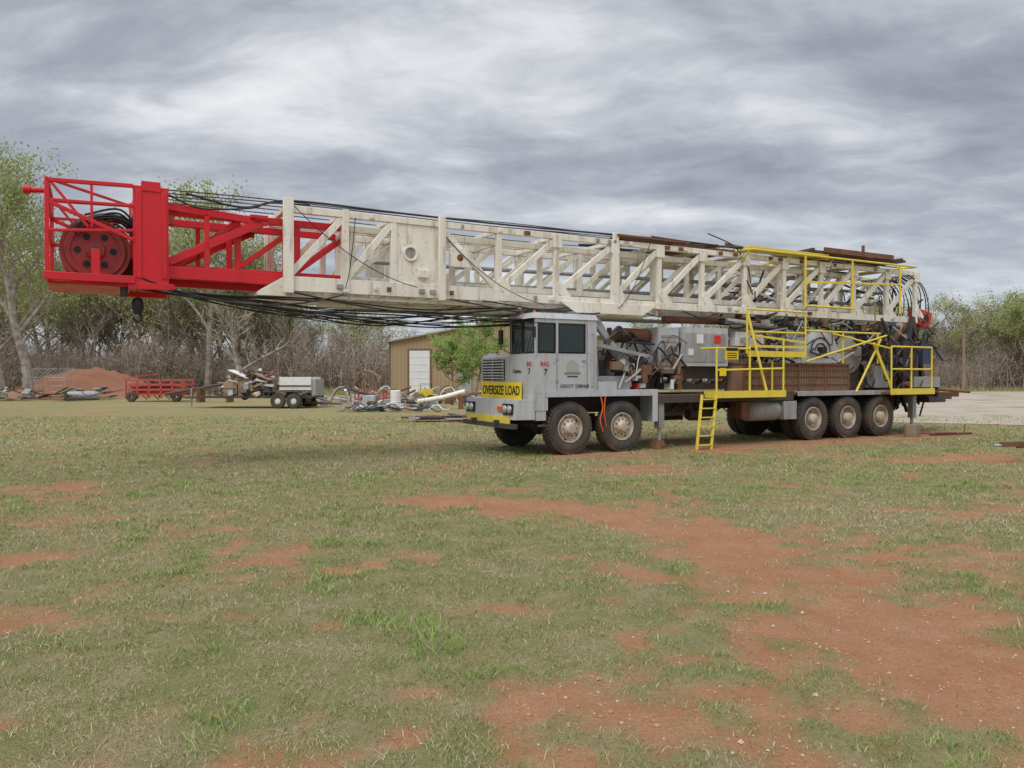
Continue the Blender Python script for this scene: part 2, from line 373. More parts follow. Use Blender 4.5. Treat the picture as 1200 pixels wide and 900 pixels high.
# ---- cab
g=G()
S0,S1=-.84,.66
g.box(S0,S1,.02,1.08,1.27,2.08,GREY)
g.box(S0,S1,1.10,2.42,1.27,2.02,GREY)
g.box(S0-.003,S0+.3,.02,2.42,.92,1.268,GREY)
g.box(S0+.02,-.58,.03,.06,.72,.92,GREY)
for (a,b_) in ((S0,S0+.06),(-.36,-.29),(.37,S1)): g.box(a,b_,.02,.08,2.082,2.78,GREY); g.box(a,b_,1.02,1.08,2.082,2.78,GREY)
g.box(S0,S0+.05,.53,.57,2.082,2.78,GREY)
g.box(S1-.04,S1-.001,.082,1.018,2.082,2.78,GREY)
g.box(S0+.061,S1-.3,.022,.075,2.7,2.779,GREY)
g.hexa([(S0-.08,-.0,2.782),(S1+.03,-.0,2.782),(S1+.03,1.12,2.782),(S0-.08,1.12,2.782),(S0+.0,.06,2.9),(S1,.06,2.9),(S1,1.06,2.9),(S0+.0,1.06,2.9)],GREY)
def frame(x0,x1,z0,z1,y,mat=BLACK,w=.022):
    g.box(x0,x1,y,y+.02,z0,z0+w,mat); g.box(x0,x1,y,y+.02,z1-w,z1,mat); g.box(x0,x0+w,y,y+.02,z0+w,z1-w,mat); g.box(x1-w,x1,y,y+.02,z0+w,z1-w,mat)
frame(-.78,-.36,2.1,2.70,.008); frame(-.29,.37,2.1,2.70,.008)
def framey(y0,y1,z0,z1,x,mat=BLACK,w=.025):
    g.box(x,x+.02,y0,y1,z0,z0+w,mat); g.box(x,x+.02,y0,y1,z1-w,z1,mat); g.box(x,x+.02,y0,y0+w,z0+w,z1-w,mat); g.box(x,x+.02,y1-w,y1,z0+w,z1-w,mat)
framey(.06,.54,2.09,2.76,S0-.012); framey(.56,1.05,2.09,2.76,S0-.012)
g.hexa([(S0,1.1,2.022),(.3,1.1,2.022),(.3,2.42,2.022),(S0,2.42,2.022),(S0+.1,1.14,2.12),(.3,1.14,2.12),(.3,2.36,2.12),(S0+.1,2.36,2.12)],GREY)
g.box(S0-.01,S0-.004,1.3,2.34,1.52,1.98,INK)
for i in range(7): 
    z=1.55+i*.062; g.box(S0-.035,S0-.012,1.32,2.32,z,z+.028,GREY)
for y in (1.3,1.8,2.3): g.box(S0-.04,S0-.036+.0,y,y+.03,1.52,1.98,GREY)
for (a,b_,c_,d_) in ((-.33,-.322,1.33,2.1),(.41,.418,1.33,2.72),(-.33,.418,1.325,1.333)): g.box(a,b_,.014,.02,c_,d_,INK)
for x in np.arange(-.78,.62,.1): g.lathe([(.008,0),(.004,-.004),(0,-.005)],(x,.02,1.3),GALV,6)
g.box(.28,.38,-.01,.012,1.93,1.96,GALV); g.box(-.36,-.3,.005,.018,1.5,1.56,GALV); g.box(-.36,-.3,.005,.018,1.95,2.01,GALV)
g.tube((.55,-.04,1.4),(.55,-.04,2.5),.014,GALV,6); g.tube((.55,-.04,1.4),(.55,.02,1.4),.014,GALV,6); g.tube((.55,-.04,2.5),(.55,.02,2.5),.014,GALV,6)
g.path([(S0+.05,.0,2.7),(S0-.12,-.12,2.66),(S0-.12,-.12,2.4)],.01,BLACK,6); g.box(S0-.13,S0-.1,-.18,-.08,2.38,2.6,BLACK)
g.path([(S0+.05,1.1,2.7),(S0-.12,1.26,2.66),(S0-.12,1.26,2.2),(S0+.03,1.1,2.1)],.012,BLACK,6); g.box(S0-.14,S0-.1,1.18,1.34,2.3,2.6,BLACK)
g.tube((S0-.03,.3,2.1),(S0-.03,.12,2.5),.008,BLACK,5); g.tube((S0-.03,.8,2.1),(S0-.03,.62,2.5),.008,BLACK,5)
g.box(-.1,.35,.3,.8,2.09,2.2,BLACK); g.box(.25,.36,.3,.8,2.2,2.66,BLACK); g.path([(-.45+.02*math.cos(a),.55+.2*math.cos(a),2.28+.15*math.sin(a)) for a in np.linspace(0,6.283,17)],.014,BLACK,5)
g.box(S0+.08,-.55,.1,1.0,2.09,2.2,DARK)
g.hexa([(-1.28,.1,.74),(-.84,.02,.74),(-.84,2.44,.74),(-1.28,2.36,.74),(-1.24,.1,1.14),(-.85,.02,1.14),(-.85,2.44,1.14),(-1.24,2.36,1.14)],GREY)
g.box(-1.31,-1.285,.25,2.2,.62,.80,YEL); g.box(-1.34,-1.2,.1,2.36,.56,.66,DARK)
g.box(-1.30,-1.262,.16,.56,.84,1.06,INK); g.box(-1.30,-1.262,1.9,2.3,.84,1.06,INK)
for y in (.26,.46,2.0,2.2): g.lathe([(.085,0),(.08,-.02),(.04,-.04),(0,-.045)],(-1.30,y,.95),LENS,20,'x')
g.box(-1.302,-1.262,.62,.8,.9,1.0,ORANGE)
for y in (.7,1.75): g.box(-1.42,-1.3,y-.03,y+.03,.62,.72,DARK)
for y in (.15,.6,1.1,1.8,2.3): g.lathe([(.03,0),(.03,.03),(.015,.05),(0,.05)],(S0+.06,y,2.9 if y<1.1 else 2.12),ORANGE,10,'z')
g.box(S1+.002,2.3,.02,2.42,1.22,1.29,GREY); g.box(-.58,2.28,-.0,.018,1.19,1.33,GREY)
g.box(2.14,2.28,-.0,.018,.62,1.188,GREY); g.box(2.262,2.28,.02,.6,.62,1.215,GREY)
g.box(.67,1.75,.3,1.9,1.292,1.62,GREY2); g.box(.7,1.2,.05,.28,1.292,1.5,GREY)
g.box(S0+.05,-.62,-.04,.02,.6,.64,DARK)
g.obj('cab',T,.012)
g=G()
g.box(-.76,-.38,.03,.036,2.12,2.68,GLASS); g.box(-.27,.35,.03,.036,2.12,2.68,GLASS)
g.box(S0+.012,S0+.018,.085,.525,2.1,2.75,GLASS); g.box(S0+.012,S0+.018,.575,1.015,2.1,2.75,GLASS)
g.box(-.76,-.38,1.05,1.056,2.12,2.68,GLASS); g.box(-.27,.35,1.05,1.056,2.12,2.68,GLASS)
g.obj('cab_glass',T)
g=G(); g.box(S0-.05,S0-.036,.5,2.32,1.13,1.49,SIGNY); g.obj('oversize_load_banner',T,.003)
text('banner_text','OVERSIZE LOAD',.275,(S0-.056,1.41,1.305),(R(90),0,R(-90)),INK,T,sx=.84,off=.003)
text('unit_text','RIG',.13,(-.62,.012,1.86),(R(90),0,0),LRED,T); text('unit_number','7',.17,(-.60,.012,1.70),(R(90),0,0),INK,T)
text('unit_text_front','RIG',.13,(S0-.008,.25,1.86),(R(90),0,R(-90)),LRED,T); text('unit_number_front','7',.17,(S0-.008,.25,1.71),(R(90),0,R(-90)),INK,T)
text('registration_text','USDOT 2588468',.1,(.1,.010,1.41),(R(90),0,0),INK,T,ext=.001)
text('door_text','Camino',.11,(S0-.014,.75,1.72),(R(90),0,R(-90)),INK,T)
g=G()
g.lathe([(.15,0),(0,-.001)],(.05,.013,1.80),paint('logo',(.38,.38,.32),.6,.2),20); g.box(-.14,.24,.010,.0125,1.66,1.70,paint('logo2',(.2,.21,.18),.6,.2)); g.box(-.08,.18,.010,.0125,1.60,1.62,INK)
g.obj('door_emblem',T)
g=G(); g.curve([(.74,-.01,1.2),(.78,-.03,.95),(.72,-.02,.7),(.8,-.01,.45)],.014,ORANGE); g.curve([(.86,-.01,1.2),(.82,-.03,.85),(.88,-.02,.55)],.012,ORANGE)
g.obj('straps',T)
# ---- mast support, raising rams, machinery
g=G()
for y in (.55,2.0):
    g.beam((1.0,y,1.3),(.9,y,3.05),.12,.12,GREY2); g.beam((2.1,y,1.3),(1.0,y,2.9),.1,.1,GREY2)
    g.tube((2.2,y,1.45),(1.35,y,2.35),.11,GREY2,16); g.tube((1.35,y,2.35),(.75,y,3.0),.06,GALV,12)
g.box(.82,1.0,.45,2.1,2.96,3.06,GREY2)
g.beam((.95,.6,1.4),(.95,1.95,2.8),.07,.07,GREY2)
g.beam((.9,.4,2.3),(2.4,.4,2.05),.06,.08,GREY2)
g.lathe([(0,-.55),(.14,-.55),(.17,-.5),(.17,.5),(.14,.55),(0,.55)],(2.35,.95,2.55),RUST,20,'x')
g.tube((1.55,.8,1.62),(1.55,.8,2.7),.06,RUST); g.lathe([(0,-.35),(.2,-.33),(.22,-.25),(.22,.25),(.2,.33),(0,.35)],(1.55,1.2,2.2),WHITE,20,'x')
for i in range(46):
    x=random.uniform(1.1,3.3); y=random.uniform(.15,.9); z=random.uniform(1.35,2.3)
    g.curve([(x,y,z),(x+random.uniform(.1,.4),y+random.uniform(-.2,.2),z+random.uniform(.1,.5)),(x+random.uniform(.3,.8),y+random.uniform(-.1,.3),z+random.uniform(-.2,.3))],random.uniform(.01,.03),random.choice([BLACK,BLACK,BLACK,RUST,GREY2,DARK,GREY]))
for i in range(26):
    x=random.uniform(1.2,3.4); y=random.uniform(.15,.8); z=random.uniform(1.3,1.9); a,b_,c_=[random.uniform(.06,.26) for _ in range(3)]; g.box(x,x+a,y,y+b_,z,z+c_,random.choice([RUST,GREY2,DARK,TAN,LABEL,BLACK]))
g.box(1.85,2.4,.6,1.7,1.3,2.0,DARK); g.box(1.93,2.07,.3,.5,1.3,1.5,LRED)
g.box(2.75,3.35,.55,2.1,1.75,2.74,GREY); g.box(3.42,4.75,.4,2.1,1.85,2.76,GREY)
g.box(3.42,4.1,.385,.398,1.95,2.62,GREY2); g.box(4.15,4.68,.385,.398,1.95,2.62,GREY2)
for i in range(7): g.box(2.82,3.28,.53,.548,1.85+i*.11,1.9+i*.11,GREY2)
g.box(3.3,4.9,.6,2.0,1.3,1.84,DARK)
g.box(3.75,3.95,.372,.384,2.38,2.6,LABEL); g.box(4.3,4.5,.372,.384,2.4,2.58,LRED); g.box(3.5,3.65,.372,.384,2.1,2.25,LABEL)
for i in range(8): g.lathe([(.05,-.1),(.055,.0),(.05,.1)],(2.8+i*.24,.35,1.5),random.choice([GREY2,DARK,RUST]),12,'y')
g.lathe([(0,-.7),(.3,-.68),(.34,-.5),(.34,.6),(.28,.7),(0,.72)],(5.4,1.0,1.85),GREY2,26,'x')
g.box(4.9,6.3,.7,2.0,2.1,2.8,GREY2); g.box(5.1,6.1,.5,.69,2.35,2.7,LABEL)
g.tube((4.8,.5,2.95),(6.6,.5,2.85),.07,GREY2); g.tube((3.2,.9,2.95),(6.4,.9,3.0),.09,RUST,14)
g.box(4.95,8.75,.14,.7,1.205,1.9,TAN)
for i in range(62):
    x=4.99+i*.0605; g.box(x,x+.025,.112,.139,1.22,1.88,TAN)
for z in (1.4,1.6,1.76): g.box(4.95,8.74,.098,.111,z,z+.02,RUST)
for x in (4.95,5.9,6.85,7.8,8.72): g.box(x,x+.04,.085,.138,1.2,1.92,RUST)
g.box(4.93,8.78,.08,.72,1.9,1.94,RUST)
g.box(5.86,5.9,.05,.084,1.2,2.0,YEL)
for (x,z,r,y0,y1,mt) in ((7.95,2.25,.58,.35,.5,GREY),(7.95,2.25,.58,1.75,1.9,GREY),(9.2,2.2,.5,.4,.55,GREY2),(9.2,2.2,.5,1.7,1.85,GREY2)):
    g.lathe([(0,y0),(r*.9,y0),(r,y0+.03),(r,y1),(r*.9,y1+.01),(0,y1+.01)],(x,0,z),mt,36)
g.lathe([(.33,.5),(.33,1.75)],(7.95,0,2.25),RUST,24); g.lathe([(.3,.5),(.3,1.75)],(9.2,0,2.2),RUST,24)
for r in (.2,.35): g.lathe([(r,.33),(r+.03,.325),(r+.03,.36)],(7.95,0,2.25),DARK,24)
g.box(7.2,8.7,.3,.42,1.95,2.25,GREY)
g.hexa([(7.1,.34,1.95),(8.85,.34,1.95),(8.85,1.9,1.95),(7.1,1.9,1.95),(7.45,.36,2.6),(8.4,.36,2.75),(8.4,1.88,2.75),(7.45,1.88,2.6)],GREY)
g.box(9.0,9.7,.5,2.0,1.21,2.0,DARK); g.box(10.1,11.2,.45,2.0,1.21,2.35,DARK); g.box(9.9,10.5,.2,.5,1.3,1.9,GREY2)
g.box(11.3,12.0,.3,2.0,1.21,2.6,DARK); g.box(12.05,12.5,.2,.9,1.95,2.6,BLUE); g.box(12.1,12.6,1.0,2.0,1.5,2.5,BLUE); g.box(10.55,11.0,.25,.44,1.6,2.2,BLUE)
g.box(11.5,12.7,.1,.25,1.3,1.6,GREY2)
for i in range(300):
    x=random.triangular(8.8,12.8,11.4); y=random.uniform(.05,1.6); z=random.uniform(1.25,3.1)
    t=random.random()
    mt=random.choice([BLACK,BLACK,DARK,DARK,RUST,RUST,GREY2,GALV,BLUE,TAN,DARK])
    if t<.45: g.tube((x,y,z),(x+random.uniform(-.5,.5),y+random.uniform(-.2,.2),z+random.uniform(-.5,.6)),random.uniform(.012,.04),mt,8)
    elif t<.74: g.curve([(x,y,z),(x+random.uniform(-.3,.3),y-.15,z-random.uniform(.1,.5)),(x+random.uniform(.2,.7),y,z+random.uniform(-.3,.3))],random.uniform(.012,.028),BLACK)
    elif t<.94:
        a,b_,c_=[random.uniform(.05,.18) for _ in range(3)]; g.box(x,x+a,y,y+b_,z,z+c_,mt)
    else: g.lathe([(0,-.06),(.08,-.06),(.09,0),(.08,.06),(0,.06)],(x,y,z),mt,16,'y')
for i in range(150):
    x=random.uniform(4.7,9.4); y=random.uniform(.2,1.3); z=random.uniform(1.98,3.1)
    mt=random.choice([BLACK,BLACK,BLACK,GREY2,RUST,GREY,DARK,TAN])
    if random.random()<.65: g.curve([(x,y,z),(x+random.uniform(-.2,.5),y-.1,z+random.uniform(-.4,.1)),(x+random.uniform(.3,1.0),y,z+random.uniform(-.3,.3))],random.uniform(.01,.03),mt)
    else:
        a,b_,c_=[random.uniform(.06,.24) for _ in range(3)]; g.box(x,x+a,y,y+b_,z,z+c_,mt)
g.hexa([(12.35,.5,3.1),(12.8,.5,3.0),(12.8,.9,3.0),(12.35,.9,3.1),(12.45,.5,3.55),(12.95,.5,3.45),(12.95,.9,3.45),(12.45,.9,3.55)],LRED)
g.lathe([(.13,0),(0,-.01)],(12.65,.49,3.28),INK,16); g.tube((12.5,.7,2.6),(12.6,.7,3.1),.04,DARK)
for y in (.45,2.1):
    g.beam((11.3,y,1.2),(11.9,y,3.3),.16,.14,DARK); g.beam((12.5,y,1.2),(11.9,y,3.3),.12,.12,DARK); g.beam((9.6,y,1.25),(11.6,y,3.1),.1,.1,RUST)
g.obj('machinery',T,.006)
# ---- yellow rails & platforms
g=G()
def rail(x0,x1,y,z0,z1,posts,mid=True,r=.024,mt=YEL):
    for p in posts: g.tube((p,y,z0),(p,y,z1),r,mt,8)
    g.tube((x0,y,z1),(x1,y,z1),r,mt,8)
    if mid: g.tube((x0,y,(z0+z1)/2),(x1,y,(z0+z1)/2),r,mt,8)
g.box(3.72,5.88,-.32,.05,1.15,1.19,RUST); g.box(3.7,5.9,-.35,-.322,1.12,1.28,YEL); g.box(3.672,3.70,-.35,.05,1.12,1.28,YEL)
for p,h in ((3.72,2.25),(4.75,2.3),(5.86,2.5)): g.tube((p,-.3,1.2),(p,-.3,h),.024,YEL)
g.tube((3.72,-.3,2.25),(3.72,.2,2.25),.024,YEL)
g.tube((3.72,-.3,1.75),(5.86,-.3,1.8),.024,YEL); g.tube((3.72,-.3,2.25),(4.75,-.3,2.25),.024,YEL)
g.box(5.0,6.95,.0,.4,2.12,2.16,RUST); g.box(4.98,6.97,-.03,-.001,2.08,2.22,YEL); g.box(5.0,6.95,-.02,.0,2.3,2.36,YEL)
rail(4.95,6.95,-.02,2.15,3.2,[4.95,6.95]); g.beam((5.0,-.02,2.6),(6.9,-.02,2.45),.03,.05,YEL)
g.beam((4.95,-.02,3.15),(5.3,-.3,1.25),.03,.06,YEL)
g.box(9.9,11.75,-.3,.05,1.15,1.19,RUST); g.box(9.88,11.77,-.33,-.302,1.12,1.28,YEL); rail(9.95,11.7,-.28,1.2,2.4,[9.95,10.8,11.7])
g.tube((7.0,.0,1.98),(10.0,-.1,2.7),.024,YEL); g.tube((8.0,.0,2.7),(10.2,-.1,2.35),.024,YEL); rail(7.0,9.9,.02,1.95,2.75,[8.4,9.8],False)
g.tube((8.9,.0,1.2),(9.9,.0,2.6),.03,YEL); g.beam((10.2,-.1,1.3),(9.6,.0,2.5),.04,.08,YEL)
rail(5.3,11.7,.2,3.35,4.68,[7.2,9.0,11.0],False,.028); g.tube((7.2,.2,3.4),(9.0,.2,3.4),.028,YEL); g.tube((5.3,.2,4.68),(5.3,.55,4.4),.028,YEL)
g.beam((7.2,.2,4.0),(11.0,.2,4.15),.04,.05,YEL); g.tube((5.3,2.35,4.75),(11.7,2.35,4.75),.028,YEL)
for p in (5.3,8.2,11.7): g.tube((p,.2,4.68),(p,2.35,4.75),.028,YEL)
g.box(5.4,8.2,.3,.9,4.74,4.78,YEL)
g.obj('safety_rails',T)
g=G()
A=Vector((2.95,-.5,.0));B=Vector((3.25,-.34,1.2))
A2=A+Vector((.42,0,0));B2=B+Vector((.42,0,0))
g.beam(A,B,.03,.06,YEL); g.beam(A2,B2,.03,.06,YEL)
for i in range(6):
    t=(i+.5)/6; g.beam(A.lerp(B,t),A2.lerp(B2,t),.06,.025,YEL)
g.obj('access_ladder',T)
g=G(); g.box(3.95,4.35,-.34,-.325,2.0,2.28,SIGNY); g.box(3.97,4.33,-.345,-.341,2.19,2.26,INK)
for i in range(3): g.box(4.0,4.3,-.345,-.341,2.03+i*.05,2.05+i*.05,INK)
g.box(3.78,3.98,-.34,-.328,1.62,1.8,SIGNY)
g.obj('caution_sign',T)
# ---- mast
M=G()
yN,yF=.55,2.05; ZB,ZT=3.14,4.62
V=[-5.6,-4.57,-3.63,-2.67,-1.39,-.02,1.48,2.75,4.05,5.44,6.8,8.2,9.5,10.9,12.2]
for y in (yN,yF):
    M.box(-5.62,-1.4,y-.06,y+.06,ZB-.02,ZB+.24,WHITE); M.box(-1.398,12.25,y-.06,y+.06,ZB,ZB+.17,WHITE)
    M.box(-5.62,12.25,y-.055,y+.055,ZT-.12,ZT,WHITE)
    for i,x in enumerate(V): M.box(x-.055,x+.055,y-.05,y+.05,ZB+.17,ZT-.12,WHITE)
    for i in range(len(V)-1):
        a,b_=V[i],V[i+1]
        if i==2: continue
        if i==3: M.beam((a+.1,y,ZT-.2),(b_-.04,y,ZB+.22),.08,.1,WHITE)
        else: M.beam((a+.04,y,ZB+.26),(b_-.04,y,ZT-.14),.085,.12,WHITE)
    for x in V[4::1]:
        M.beam((x-.0,y-.052,ZB+.42),(x+.28,y-.052,ZB+.12),.012,.2,WHITE)
M.box(-3.6,-2.7,yN-.03,yN+.03,ZB+.24,ZT-.12,WHITE); M.box(-3.6,-2.7,yF-.03,yF+.03,ZB+.24,ZT-.12,WHITE)
M.lathe([(.15,0),(.15,-.03),(.11,-.03),(.10,.01)],(-3.3,yN-.032,3.95),WHITE,24); M.lathe([(.10,0),(0,-.001)],(-3.3,yN-.034,3.95),GREY2,24)
M.box(-2.74,-2.6,yN-.12,yN-.06,ZB-.06,ZT+.08,WHITE); M.box(-5.68,-5.5,yN-.11,yN-.06,ZB-.06,ZT+.12,WHITE); M.box(-5.68,-5.5,yF+.06,yF+.11,ZB-.06,ZT+.12,WHITE)
M.box(-4.62,-4.5,yN-.09,yN-.062,ZB,ZT+.02,WHITE)
M.box(-2.5,-2.1,yN-.12,yN-.02,3.75,4.12,WHITE); M.lathe([(.07,0),(0,-.01)],(-2.3,yN-.122,3.93),RUST,14)
M.box(-3.15,-2.95,yN-.1,yN-.031,3.5,3.65,WHITE); M.box(1.4,1.56,yN-.1,yN-.062,ZB-.05,ZT+.15,WHITE)
for x in V[5:]: M.box(x-.12,x+.12,yN-.075,yN-.061,ZT-.3,ZT-.02,WHITE)
for i in range(40):
    x=random.uniform(-5,12); z=random.choice([ZB+.1,ZT-.06]); M.box(x,x+random.uniform(.04,.14),yN-.1,yN-.056,z-.04,z+.04,random.choice([WHITE,RUST,GREY2]))
for x in V: 
    M.box(x-.05,x+.05,yN+.06,yF-.06,ZT-.1,ZT-.02,WHITE)
    M.box(x-.05,x+.05,yN+.06,yF-.06,ZB+.02,ZB+.12,WHITE)
for i in range(len(V)-1):
    M.beam((V[i],yN+.06,ZB+.07),(V[i+1],yF-.06,ZB+.07),.06,.05,WHITE)
for y in (yN,yF): M.hexa([(-6.1,y-.03,ZB-.12),(-5.62,y-.03,ZB-.12),(-5.62,y+.03,ZB-.12),(-6.1,y+.03,ZB-.12),(-6.1,y-.03,ZB-.05),(-5.62,y-.03,ZB+.25),(-5.62,y+.03,ZB+.25),(-6.1,y+.03,ZB-.05)],WHITE)
M.box(-6.1,-1.4,yN+.03,yN+.3,ZB-.12,ZB-.06,WHITE); M.box(-6.1,-1.4,yF-.3,yF-.03,ZB-.12,ZB-.06,WHITE)
M.tube((-5.0,.85,ZB-.2),(2.5,.85,ZB-.16),.06,WHITE); M.tube((-4.0,1.6,ZB-.2),(4,1.6,ZB-.18),.05,GREY2)
for x in np.arange(-4.5,3,1.2): M.box(x,x+.08,.6,1.95,ZB-.14,ZB-.02,WHITE)
M.hexa([(.4,.42,2.97),(2.2,.42,2.97),(2.2,.48,2.97),(.4,.48,2.97),(.0,.42,3.2),(2.6,.42,3.2),(2.6,.48,3.2),(.0,.48,3.2)],WHITE)
M.box(-1.0,.4,.6,2.0,ZB-.1,ZB-.021,WHITE)
iN,iF=.82,1.78; ib,it=3.42,4.36
xs_=np.arange(-7.4,9.7,1.02)
for y in (iN,iF):
    for mt,a,b_ in ((RED,-7.48,-4.4),(WHITE,-4.398,9.8)):
        M.box(a,b_,y-.055,y+.055,ib-.06,ib+.06,mt); M.box(a,b_,y-.055,y+.055,it-.06,it+.06,mt)
    for i,x in enumerate(xs_[:-1]):
        mt=RED if x<-4.6 else WHITE
        if x>-7: M.box(x-.05,x+.05,y-.045,y+.045,ib+.06,it-.06,mt)
        M.beam((x,y,ib+.08),(x+1.0,y,it-.08),.07,.09,mt)
for i,x in enumerate(xs_):
    mt=RED if x<-4.6 else WHITE
    M.box(x-.04,x+.04,iN+.055,iF-.055,ib-.04,ib+.04,mt); M.box(x-.04,x+.04,iN+.055,iF-.055,it-.04,it+.04,mt)
for y in (.66,1.94):
    M.beam((-7.5,y,4.42),(-5.9,y,4.3),.08,.12,RED); M.beam((-7.5,y,3.5),(-6.0,y,4.3),.08,.13,RED)
    M.beam((-7.6,y,3.34),(-5.5,y,3.32),.1,.2,RED); M.beam((-6.9,y,3.35),(-6.9,y,4.35),.08,.08,RED)
M.box(-6.2,-5.9,.62,1.98,4.3,4.42,RED)
for y0,y1 in ((.5,.66),(1.94,2.1)):
    M.box(-8.02,-7.5,y0,y1,3.05,4.68,RED); M.box(-8.1,-7.42,y0-.02,y1+.02,3.02,3.12,RED); M.box(-7.9,-7.62,y0-.015,y1+.015,4.6,4.76,RED)
    M.box(-7.98,-7.9,y0-.02,y1,3.2,4.6,RED); M.box(-7.6,-7.53,y0-.02,y1,3.2,4.6,RED)
M.box(-8.0,-7.52,.662,1.938,4.35,4.6,RED); M.box(-8.0,-7.52,.662,1.938,3.1,3.35,RED)
M.box(-7.62,-7.5,.662,1.938,3.352,4.348,RED)
for y in (.5,2.1):
    M.beam((-9.2,y,4.62),(-8.02,y,4.66),.06,.06,RED); M.beam((-9.2,y,4.32),(-8.02,y,4.34),.045,.045,RED); M.beam((-9.2,y,4.66),(-9.2,y,3.1),.06,.06,RED)
    M.beam((-9.25,y,3.16),(-8.0,y,3.16),.1,.12,RED); M.beam((-9.2,y,4.3),(-8.02,y,3.8),.05,.06,RED)
    M.beam((-9.2,y,3.85),(-8.02,y,3.95),.045,.045,RED); M.beam((-8.6,y,4.62),(-8.6,y,3.95),.04,.04,RED); M.beam((-9.15,y,4.6),(-8.65,y,3.95),.04,.04,RED)
M.beam((-9.2,2.1,3.9),(-8.02,2.1,3.45),.05,.05,RED)
M.box(-9.2,-8.05,.58,2.0,3.05,3.1,RED)
for z in (4.64,4.32,3.88,3.16): M.beam((-9.2,.5,z),(-9.2,2.1,z),.06,.06,RED)
M.beam((-9.2,.5,4.64),(-8.02,2.1,4.66),.04,.04,RED)
M.tube((-9.2,1.2,4.6),(-9.45,1.2,4.58),.045,RED); M.lathe([(0,-.06),(.07,-.05),(.07,.05),(0,.06)],(-9.5,1.2,4.58),RED,12,'x')
SH=paint('sheave_dull_red',(.36,.035,.035),.55,.8,(.13,.06,.045),.4)
for i,y in enumerate((.82,.98,1.14,1.3,1.46,1.62)):
    M.lathe([(.12,-.05),(.44,-.045),(.50,-.06),(.51,-.055),(.45,-.0),(.51,.055),(.50,.06),(.44,.045),(.12,.05)],(-8.55,y,3.62),(RED if i%2 else SH),40)
M.lathe([(.44,0),(.43,-.03),(.36,-.03),(.34,-.01),(.15,-.02),(.13,-.08),(0,-.09)],(-8.55,.765,3.62),SH,30)
for k in range(6):
    a=k*math.pi/3; M.lathe([(.055,0),(0,-.002)],(-8.55+.25*math.cos(a),.744,3.62+.25*math.sin(a)),INK,12)
M.tube((-8.55,.55,3.62),(-8.55,2.05,3.62),.06,DARK)
M.beam((-8.55,.53,3.2),(-8.55,.53,3.62),.04,.12,RED)
M.lathe([(.1,-.3),(.24,-.3),(.24,.3),(.1,.3)],(-8.2,1.3,3.4),RUST,24)
M.obj('mast',T,.006)
g=G()
for i in range(5): g.beam((1.5+i*.1,.5+i*.25,4.72+.01*i),(3.6,.55+i*.25,4.72+.012*i),.18,.04,RUST)
g.box(3.3,5.3,.7,1.9,4.66,4.72,RUST)
for i in range(50):
    x=random.uniform(1.2,10.5); y=random.uniform(.5,2.1); l=random.uniform(.6,2.2); z=random.uniform(4.64,4.88)
    g.tube((x,y,z),(x+l,y+random.uniform(-.4,.4),z+random.uniform(-.04,.06)),random.uniform(.012,.035),random.choice([WHITE,RUST,DARK,GREY2,BLACK]),7)
g.box(7.6,11.4,.3,1.9,4.80,4.86,DARK); g.box(8.0,10.8,.25,.3,4.82,4.95,RUST)
for i in range(7): g.beam((7.6+i*.6,.28,4.88),(7.9+i*.6,1.9,4.9),.08,.05,random.choice([RUST,WOOD,DARK]))
g.tube((9.7,.4,4.7),(9.7,.4,5.15),.04,RUST)
for i in range(130):
    x=random.uniform(5.0,12.4); y=random.uniform(.5,2.1); z=random.uniform(3.1,4.4)
    g.tube((x,y,z),(x+random.uniform(-.5,1.2),y+random.uniform(-.2,.2),z+random.uniform(-.3,.4)),random.uniform(.01,.035),random.choice([WHITE,WHITE,RUST,BLACK,GREY2,DARK]),7)
for i in range(20):
    y=.5+i*.08; g.curve([(11.8,y,4.5),(12.4+random.uniform(0,.2),y,4.2),(12.6+random.uniform(0,.2),y,3.5),(12.2,y,2.8),(12.0,y,2.2)],.016,BLACK)
for z in (3.7,4.05): g.tube((-4.3,1.3,z-.2),(11.8,1.3,z),.045,GREY2)
g.obj('mast_fittings',T)
# ---- cables
g=G()
for i in range(15):
    y=.5+.1*i
    g.sag((-7.7+.08*i,y,3.05),(-.2+random.uniform(-4,2.5),y+random.uniform(-.2,.2),3.02),random.uniform(.06,.42),random.choice([.009,.012,.016]),BLACK,K=22,wob=.06)
g.sag((-8.3,.6,3.1),(-1,.5,3.0),.3,.02,BLACK,wob=.05); g.sag((-7.9,.5,3.2),(-4.6,.45,3.1),.3,.016,BLACK); g.sag((-5.5,.5,3.1),(1.0,.4,2.98),.28,.018,BLACK)
for a,b_,s_ in ((-2.5,.6,.16),(-1.8,1.6,.12),(2.0,4.5,.18),(3.4,6.6,.22),(5.8,8.6,.2),(7.5,11.4,.25)): g.sag((a,.46,3.12),(b_,.44,3.12),s_,.014,BLACK,wob=.03)
for i in range(5):
    g.sag((-7.5,.7+.25*i,4.7),(3+i,.6+.2*i,4.72),random.uniform(-.04,.16),.01,BLACK,wob=.03)
g.curve([(-7.5,.6,4.6),(-7.0,.55,4.42),(-6.2,.5,4.5),(-5.9,.5,4.62),(-5.2,.52,4.66)],.016,BLACK)
g.curve([(-7.2,.9,4.72),(-6.3,.8,4.56),(-5.5,.6,4.72),(-3.5,.55,4.7),(-1,.55,4.7),(3,.5,4.75),(5.4,.5,4.72)],.02,BLACK)
g.curve([(4.2,.5,5.0),(5,.45,4.75),(5.5,.5,4.3),(5.6,.5,3.9)],.014,BLACK)
